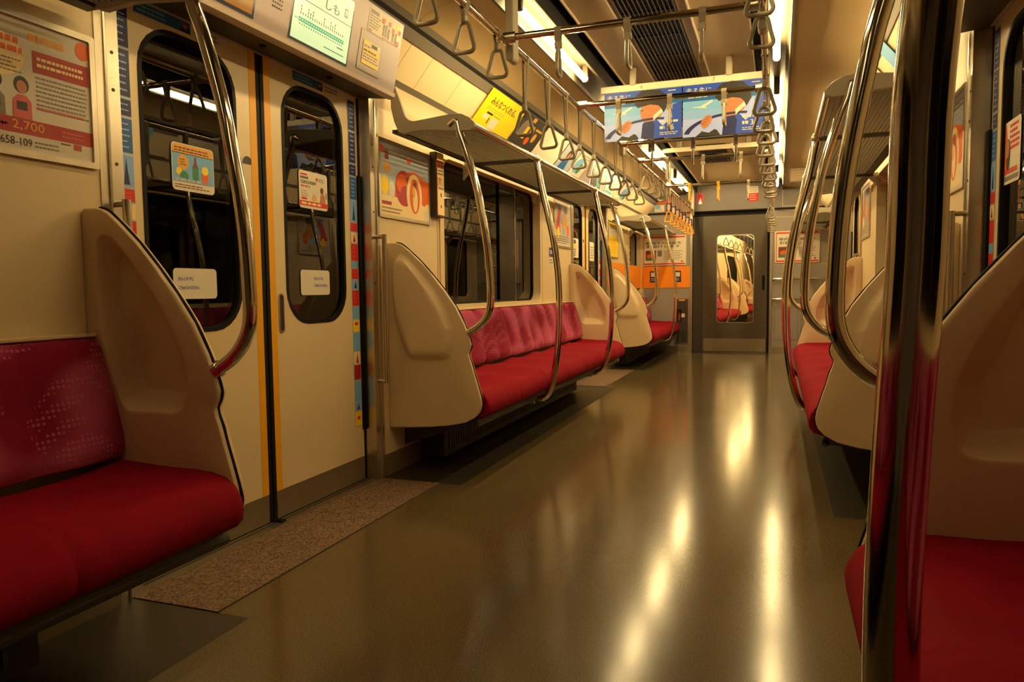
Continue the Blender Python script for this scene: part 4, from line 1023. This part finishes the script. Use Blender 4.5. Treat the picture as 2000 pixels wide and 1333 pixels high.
# ------------------------------------------------------------------ end wall
DX0, DX1, DZ = -.515, .455, 1.865
mb = MB()
mb.box(-1.30, DX0, YE, YE+.08, 0, 2.30, 'end_wall_paint'); mb.box(DX1, 1.30, YE, YE+.08, 0, 2.30, 'end_wall_paint'); mb.box(DX0, DX1, YE, YE+.08, DZ, 2.30, 'end_wall_paint')
mb.box(-1.2, DX0-.03, YE-.004, YE, 0, .09, 'stainless'); mb.box(DX1+.03, 1.2, YE-.004, YE, 0, .09, 'stainless')
mb.box(DX1+.02, DX1+.024, YE-.002, YE, .95, 1.75, 'moulding_grey')
mb.box(.50, 1.15, YE-.002, YE, 1.755, 1.759, 'fixture_paint'); mb.box(.50, 1.15, YE-.002, YE, 1.155, 1.158, 'fixture_paint')
struct('wall_end', mb)
mb = MB(); mb.prism([(-1.16, 1.868), (1.16, 1.868), (1.16, 2.06), (.95, 2.14), (.6, 2.18), (.42, 2.199), (-.42, 2.199), (-.6, 2.18), (-.95, 2.14), (-1.16, 2.06)], YE-.035, YE, 'end_header_paint')
mb.box(-1.16, 1.16, YE-.04, YE, 1.856, 1.872, 'black_rubber')
mb.box(.60, .604, YE-.037, YE-.03, 1.89, 2.10, 'fixture_paint'); mb.box(.60, 1.05, YE-.037, YE-.03, 1.886, 1.890, 'fixture_paint')
n += 1; struct('trim_%d' % n, mb)
n += 1; mb = MB()
for a, b in ((DX0-.03, DX0), (DX1, DX1+.03)): mb.box(a, b, YE-.012, YE+.08, 0, DZ, 'stainless')
struct('trim_%d' % n, mb)
r = struct_empty('door_5', (0, YE+.06, 0))
mb = MB(); LX0, LX1 = -.385, .425
o = rrect(LX0, LX1, .004, DZ-.02, .004); i_ = rrect(-.205, .262, .400, 1.555, .05)
A = [(x, YE+.055, z) for x, z in o]; B = [(x, YE+.09, z) for x, z in o]; C_ = [(x, YE+.09, z) for x, z in i_]; D_ = [(x, YE+.055, z) for x, z in i_]
mb.loops([A, B, C_, D_, A], 'end_door_paint', smooth=False); leaf = mb.build('door_leaf', r)
mb = MB(); g = rrect(-.208, .265, .397, 1.558, .052); g2 = rrect(-.197, .254, .408, 1.547, .045)
A = [(x, YE+.050, z) for x, z in g]; B = [(x, YE+.056, z) for x, z in g]; C_ = [(x, YE+.056, z) for x, z in g2]; D_ = [(x, YE+.050, z) for x, z in g2]
mb.loops([A, B, C_, D_, A], 'stainless', smooth=False); mb.build('window_trim', leaf)
mb = MB(); mb.box(-.20, .257, YE+.070, YE+.074, .405, 1.55, 'end_window_glass'); mb.build('window_pane', leaf)
mb = MB(); mb.box(LX0+.01, LX1-.01, YE+.050, YE+.056, .02, .19, 'stainless'); mb.build('kick_plate', leaf)
mb = MB(); mb.bbox(.365, .395, YE+.046, YE+.056, .83, 1.02, 'black_rubber', .006); mb.build('door_handle', leaf)
mb = MB(); mb.box(DX0, LX0+.01, YE+.06, YE+.09, 0, DZ, 'dark_soffit'); mb.box(LX1-.01, DX1, YE+.07, YE+.09, 0, DZ, 'black_rubber'); mb.box(DX0, DX1, YE+.03, YE+.09, DZ-.05, DZ, 'black_rubber'); mb.build('door_jamb', r)
n += 1; mb = MB(); mb.box(-1.22, DX0-.03, YE-.006, YE-.001, .872, 1.158, 'orange_panel'); struct('trim_%d' % n, mb)
n += 1; mb = MB(); mb.box(-1.166, -1.159, DOORS[1]+HALF+.08, YE-.01, .872, 1.158, 'orange_panel'); struct('trim_%d' % n, mb)

def eplane(mb, x, z, gap=.007): return Plane(mb, (x, YE-gap, z), (1, 0, 0), (0, 0, 1))
def esticker(name, x0, x1, z0, z1, draw, label, base='paper_white', gap=.007, cat='sticker', group=None):
    mb = MB(); P = eplane(mb, x0, z0, gap); P.slab(0, 0, x1-x0, z1-z0, .001, base); draw(P, x1-x0, z1-z0); return single(name, mb, label, cat, group)
def d_prior(P, W, H): P.rect(0, 0, W, H, 'ink_black'); P.rect(.015, H*.5, W-.015, H-.02, 'paper_white', .0012); P.lines(.015, .02, W-.015, H*.4, 2, 'ink_pale_blue', .5, .0012)
esticker('priority_seat_sticker', -1.078, -.978, .945, 1.098, d_prior, 'left one of two black and white stickers on the orange band', group='stickers on the orange band')
esticker('priority_seat_sticker', -.760, -.662, .945, 1.098, d_prior, 'right one of two black and white stickers on the orange band', group='stickers on the orange band')
def end_poster(x0, x1, label):
    t = thing('framed_poster', label, 'poster', ((x0+x1)/2, YE, 1.185), 'red-edged posters on the end wall')
    mb = MB(); mb.bbox(x0-.015, x1+.015, YE-.014, YE, 1.17, 1.575, 'fixture_paint', .004); mb.build('frame', t)
    mb = MB(); P = eplane(mb, x0, 1.185, .0145); W = x1-x0; H = .375; P.rect(0, 0, W, H, 'paper_white', 0); P.rect(0, H-.018, W, H, 'ink_bright_red'); P.rect(0, 0, W, .018, 'ink_bright_red'); P.rect(0, 0, .01, H, 'ink_pink')
    P.text('車内での商品を', .03, H-.105, .036, 'ink_black', W*.86, bold=.003); P.text('お届けします', W*.08, H-.150, .036, 'ink_black', W*.80, bold=.003)
    P.rect(.03, .055, .17, .19, 'ink_brown'); P.circ(.10, .115, .055, .03, 'ink_orange', .001); P.circ(.09, .075, .05, .018, 'ink_green', .0014); P.rect(.19, .11, .25, .19, 'ink_grey')
    P.lines(.27, .06, W-.03, .19, 6, 'ink_grey', .35); P.rect(W-.05, .03, W-.03, .05, 'ink_red'); mb.build('print', t)
end_poster(-1.165, -.612, 'white poster with red edges on the end wall left of the end door')
end_poster(.530, 1.035, 'white poster with red edges on the end wall right of the end door')
def d_pink(P, W, H): P.circ(W*.5, H*.65, W*.3, H*.25, 'ink_bright_red'); P.poly([(W*.3, 0), (W*.8, 0), (W*.55, H*.6)], 'poster_cool', .0012)
esticker('notice', -.465, -.372, 1.968, 2.108, d_pink, 'small pink and white notice above the end door on its left', 'ink_pink', .037, 'notice')
def d_red(P, W, H): P.rect(0, 0, W, H*.55, 'ink_bright_red'); P.lines(.01, .01, W-.01, H*.5, 3, 'ink_cream', .3, .0012, .02); P.lines(.01, H*.6, W-.01, H-.01, 3, 'ink_grey', .3, .0008, .02)
esticker('notice', .195, .308, 1.968, 2.160, d_red, 'red and white notice above the end door on its right', 'paper_white', .037, 'notice')
def d_aq(P, W, H): P.rect(.004, H*.4, W*.6, H-.004, 'ink_aqua'); P.lines(.01, .01, W-.01, H*.35, 2, 'ink_grey')
esticker('notice', -1.01, -.882, 1.890, 1.978, d_aq, 'small aqua and white notice high on the end wall to the left', 'paper_white', .037, 'notice')
def d_none(P, W, H): P.lines(.01, .01, W-.01, H-.01, 2, 'ink_grey')
esticker('notice', -1.02, -.80, 1.985, 2.03, d_none, 'thin orange notice above the small aqua notice', 'ink_orange', .037, 'notice')
mb = MB(); mb.bbox(1.055, 1.135, YE-.03, YE, 1.662, 1.755, 'yellow_tape', .006); single('switch_box', mb, 'small yellow box high on the end wall at the right', 'box')
mb = MB(); P = eplane(mb, .78, 1.93, .037); P.slab(0, 0, .07, .10, .001, 'ink_blue'); P.rect(.01, .02, .06, .05, 'paper_white'); single('notice', mb, 'small blue notice high on the right of the end wall', 'notice')
# fire extinguisher locker
t = thing('extinguisher_locker', 'tall brown locker with a fire extinguisher window left of the end door', 'cabinet', (-.598, YE, .12))
mb = MB(); mb.box(-.735, -.462-.09, YE-.012, YE, .115, .735, 'stainless'); mb.build('locker_frame', t)
mb = MB(); mb.box(-.718, -.57, YE-.018, YE-.010, .130, .718, 'dark_metal'); mb.build('locker_door', t)
mb = MB(); mb.box(-.712, -.655, YE-.022, YE-.017, .42, .58, 'black_gloss'); mb.tube([(-.683, YE-.03, .43), (-.683, YE-.03, .50), (-.683, YE-.03, .52), (-.683, YE-.03, .55)], [.015, .015, .006, .006], 'ink_brown', 10); mb.build('extinguisher_window', t)
mb = MB(); P = eplane(mb, -.69, .695, .019); P.rect(0, 0, .08, .018, 'yellow_tape', 0); P.rect(.03, -.22, .08, -.17, 'paper_white', 0); mb.build('label', t)
# end wall hand rails right
for z, w in ((.968, 'upper'), (.712, 'lower')):
    mb = MB(); mb.tube([(.50, YE-.002, z), (.50, YE-.05, z), (.60, YE-.05, z), (1.08, YE-.05, z), (1.12, YE-.05, z), (1.12, YE-.002, z)], .014, 'chrome', 12)
    single('hand_rail', mb, '%s of two chrome hand rails on the end wall right of the door' % w, 'rail', 'hand rails on the end wall')
mb = MB()
for x0, x1, z0, z1 in ((.52, .80, .18, .60), (.84, 1.10, .18, .60)):
    for a in ((x0, x1, z0, z0+.004), (x0, x1, z1, z1+.004), (x0, x0+.004, z0, z1), (x1, x1+.004, z0, z1)): mb.box(a[0], a[1], YE-.003, YE, a[2], a[3], 'moulding_grey')
n += 1; struct('trim_%d' % n, mb)
# side ceiling notice frame at the far right
mb = MB(); mb.box(.66, .86, 8.28, 8.30, 1.95, 2.10, 'moulding_grey'); 
P = Plane(mb, (.67, 8.279, 1.96), (1, 0, 0), (0, 0, 1)); P.rect(0, 0, .18, .13, 'ceiling_paint', .0005); P.lines(.01, .01, .17, .12, 4, 'ink_grey', .15, .001)
single('ceiling_notice', mb, 'cream framed notice hanging under the right side of the far ceiling', 'notice')

# rear of the car behind the camera
mb = MB(); mb.box(-1.30, 1.30, YB-.06, YB, 0, 2.30, 'end_wall_paint'); struct('wall_back', mb)

# ------------------------------------------------------------------ next car seen through the end door window
T = Matrix.Translation((.12, 0, 0)) @ Matrix.Translation((0, YE, 0)) @ Matrix.Rotation(math.radians(-4.0), 4, 'Z') @ Matrix.Translation((0, -YE, 0))
mb = MB()
mb.box(-1.3, 1.3, YE+.6, YE+16, -.05, 0, 'floor_vinyl'); mb.box(-1.3, -1.165, YE+.6, YE+16, 0, 2.1, 'cream_panel'); mb.box(1.165, 1.3, YE+.6, YE+16, 0, 2.1, 'cream_panel'); mb.box(-1.3, 1.3, YE+.6, YE+16, 2.2, 2.3, 'ceiling_paint'); mb.box(-1.3, 1.3, YE+16, YE+16.1, 0, 2.3, 'end_wall_paint')
for y in (YE+2.6, YE+7.4): mb.box(-1.164, -1.160, y, y+1.77, .78, 1.6, 'black_gloss')
o = mb.build('wall_next_car', None); o['kind'] = 'structure'; o.matrix_world = T
mb = MB()
for a, b in ((-.72, -.55), (.55, .72)): mb.box(a, b, YE+.085, YE+.6, -.05, 2.0, 'dark_soffit')
mb.box(-.72, .72, YE+.085, YE+.6, -.05, 0, 'kick_metal'); mb.box(-.72, .72, YE+.085, YE+.6, 1.95, 2.0, 'dark_soffit')
o = mb.build('trim_99', None); o['kind'] = 'structure'
def find(name_start, key): return [o for o in COL.objects if o.name.split('.')[0] == name_start and key in o.get('label', '')][0]
nx = [('bench_seat', 'bright red seven-seat bench on the left', 'red bench', 'bench'), ('seat_end_screen', 'past the nearest left door', 'nearer cream screen', 'partition'), ('seat_end_screen', 'far end of the middle left', 'farther cream screen', 'partition'),
      ('grab_pole', 'past the nearest left door', 'nearer curved pole', 'pole'), ('grab_pole', 'far end of the middle left', 'farther curved pole', 'pole'), ('stanchion', 'nearer curved stanchion at the front of the middle left', 'nearer stanchion', 'pole'), ('stanchion', 'farther curved stanchion at the front of the middle left', 'farther stanchion', 'pole'), ('luggage_rack', 'above the middle left bench', 'luggage rack', 'rack')]
for off, wn in ((9.7, 'first bay'), (14.5, 'second bay')):
    for nme, key, lab, cat in nx:
        if wn == 'second bay' and nme == 'luggage_rack': continue
        src = find(nme, key)
        dup(src, T @ Matrix.Translation((0, off, 0)) , '%s in the %s of the next car beyond the end door' % (lab, wn), 'things in the next car')
for k, (y, x) in enumerate(((11.2, -.53), (13.2, -.53), (15.2, -.53), (12.2, .53), (14.6, .53), (17.2, -.53), (16.8, .53), (19.2, -.53))):
    mb = MB(); mb.tube([(x, y, 2.12), (x, y+1.17, 2.12)], .022, 'tube_glow', 12); o = single('fluorescent_tube', mb, 'glowing tube in the next car, %s in order of side and depth' % ordinal(k), 'light', 'tubes in the next car')
    o.matrix_world = T @ Matrix.Translation(o.location)

for k in range(8):
    o = dup(protos[('long', 0)]); o.location = T @ Vector((-XB+(.0), 12.2+.62*k, HB)); o.rotation_euler = (0, 0, PI-.07)
    o['label'] = 'hanging strap in the next car beyond the end door, %s from that door' % ordinal(k); o['group'] = 'straps in the next car'
mb = MB(); mb.tube([(-XB, YE+.7, HB), (-XB, YE+12, HB)], .015, 'chrome', 12); o = single('overhead_rail', mb, 'left overhead rail in the next car beyond the end door', 'rail'); o.matrix_world = T @ Matrix.Translation(o.location)

# ------------------------------------------------------------------ camera, world, colour
cam = bpy.data.cameras.new('camera'); co = bpy.data.objects.new('camera', cam); COL.objects.link(co); scene.camera = co
f, yaw, pitch, roll = 1440.337, .3451, -.0687, -.0114
cy, sy = math.cos(yaw), math.sin(yaw)
fw = Vector((-sy*math.cos(pitch), cy*math.cos(pitch), math.sin(pitch))); rt = Vector((cy, sy, 0)); up = rt.cross(fw)
r2 = rt*math.cos(roll)+up*math.sin(roll); u2 = up*math.cos(roll)-rt*math.sin(roll)
R = Matrix((r2, u2, -fw)).transposed()
co.matrix_world = Matrix.Translation((.55, 0, .8619)) @ R.to_4x4()
cam.sensor_width = 36; cam.lens = 36*f/2000; cam.clip_start = .02
w = bpy.data.worlds.new('world'); scene.world = w; w.use_nodes = True
w.node_tree.nodes['Background'].inputs[0].default_value = (.01, .008, .006, 1); w.node_tree.nodes['Background'].inputs[1].default_value = .3
scene.view_settings.view_transform = 'Standard'; scene.view_settings.look = 'None'; scene.view_settings.gamma = 1; scene.view_settings.exposure = 0.42
scene.view_settings.use_curve_mapping = False
scene.cycles.max_bounces = 8; scene.cycles.diffuse_bounces = 4; scene.cycles.glossy_bounces = 5; scene.cycles.transparent_max_bounces = 12
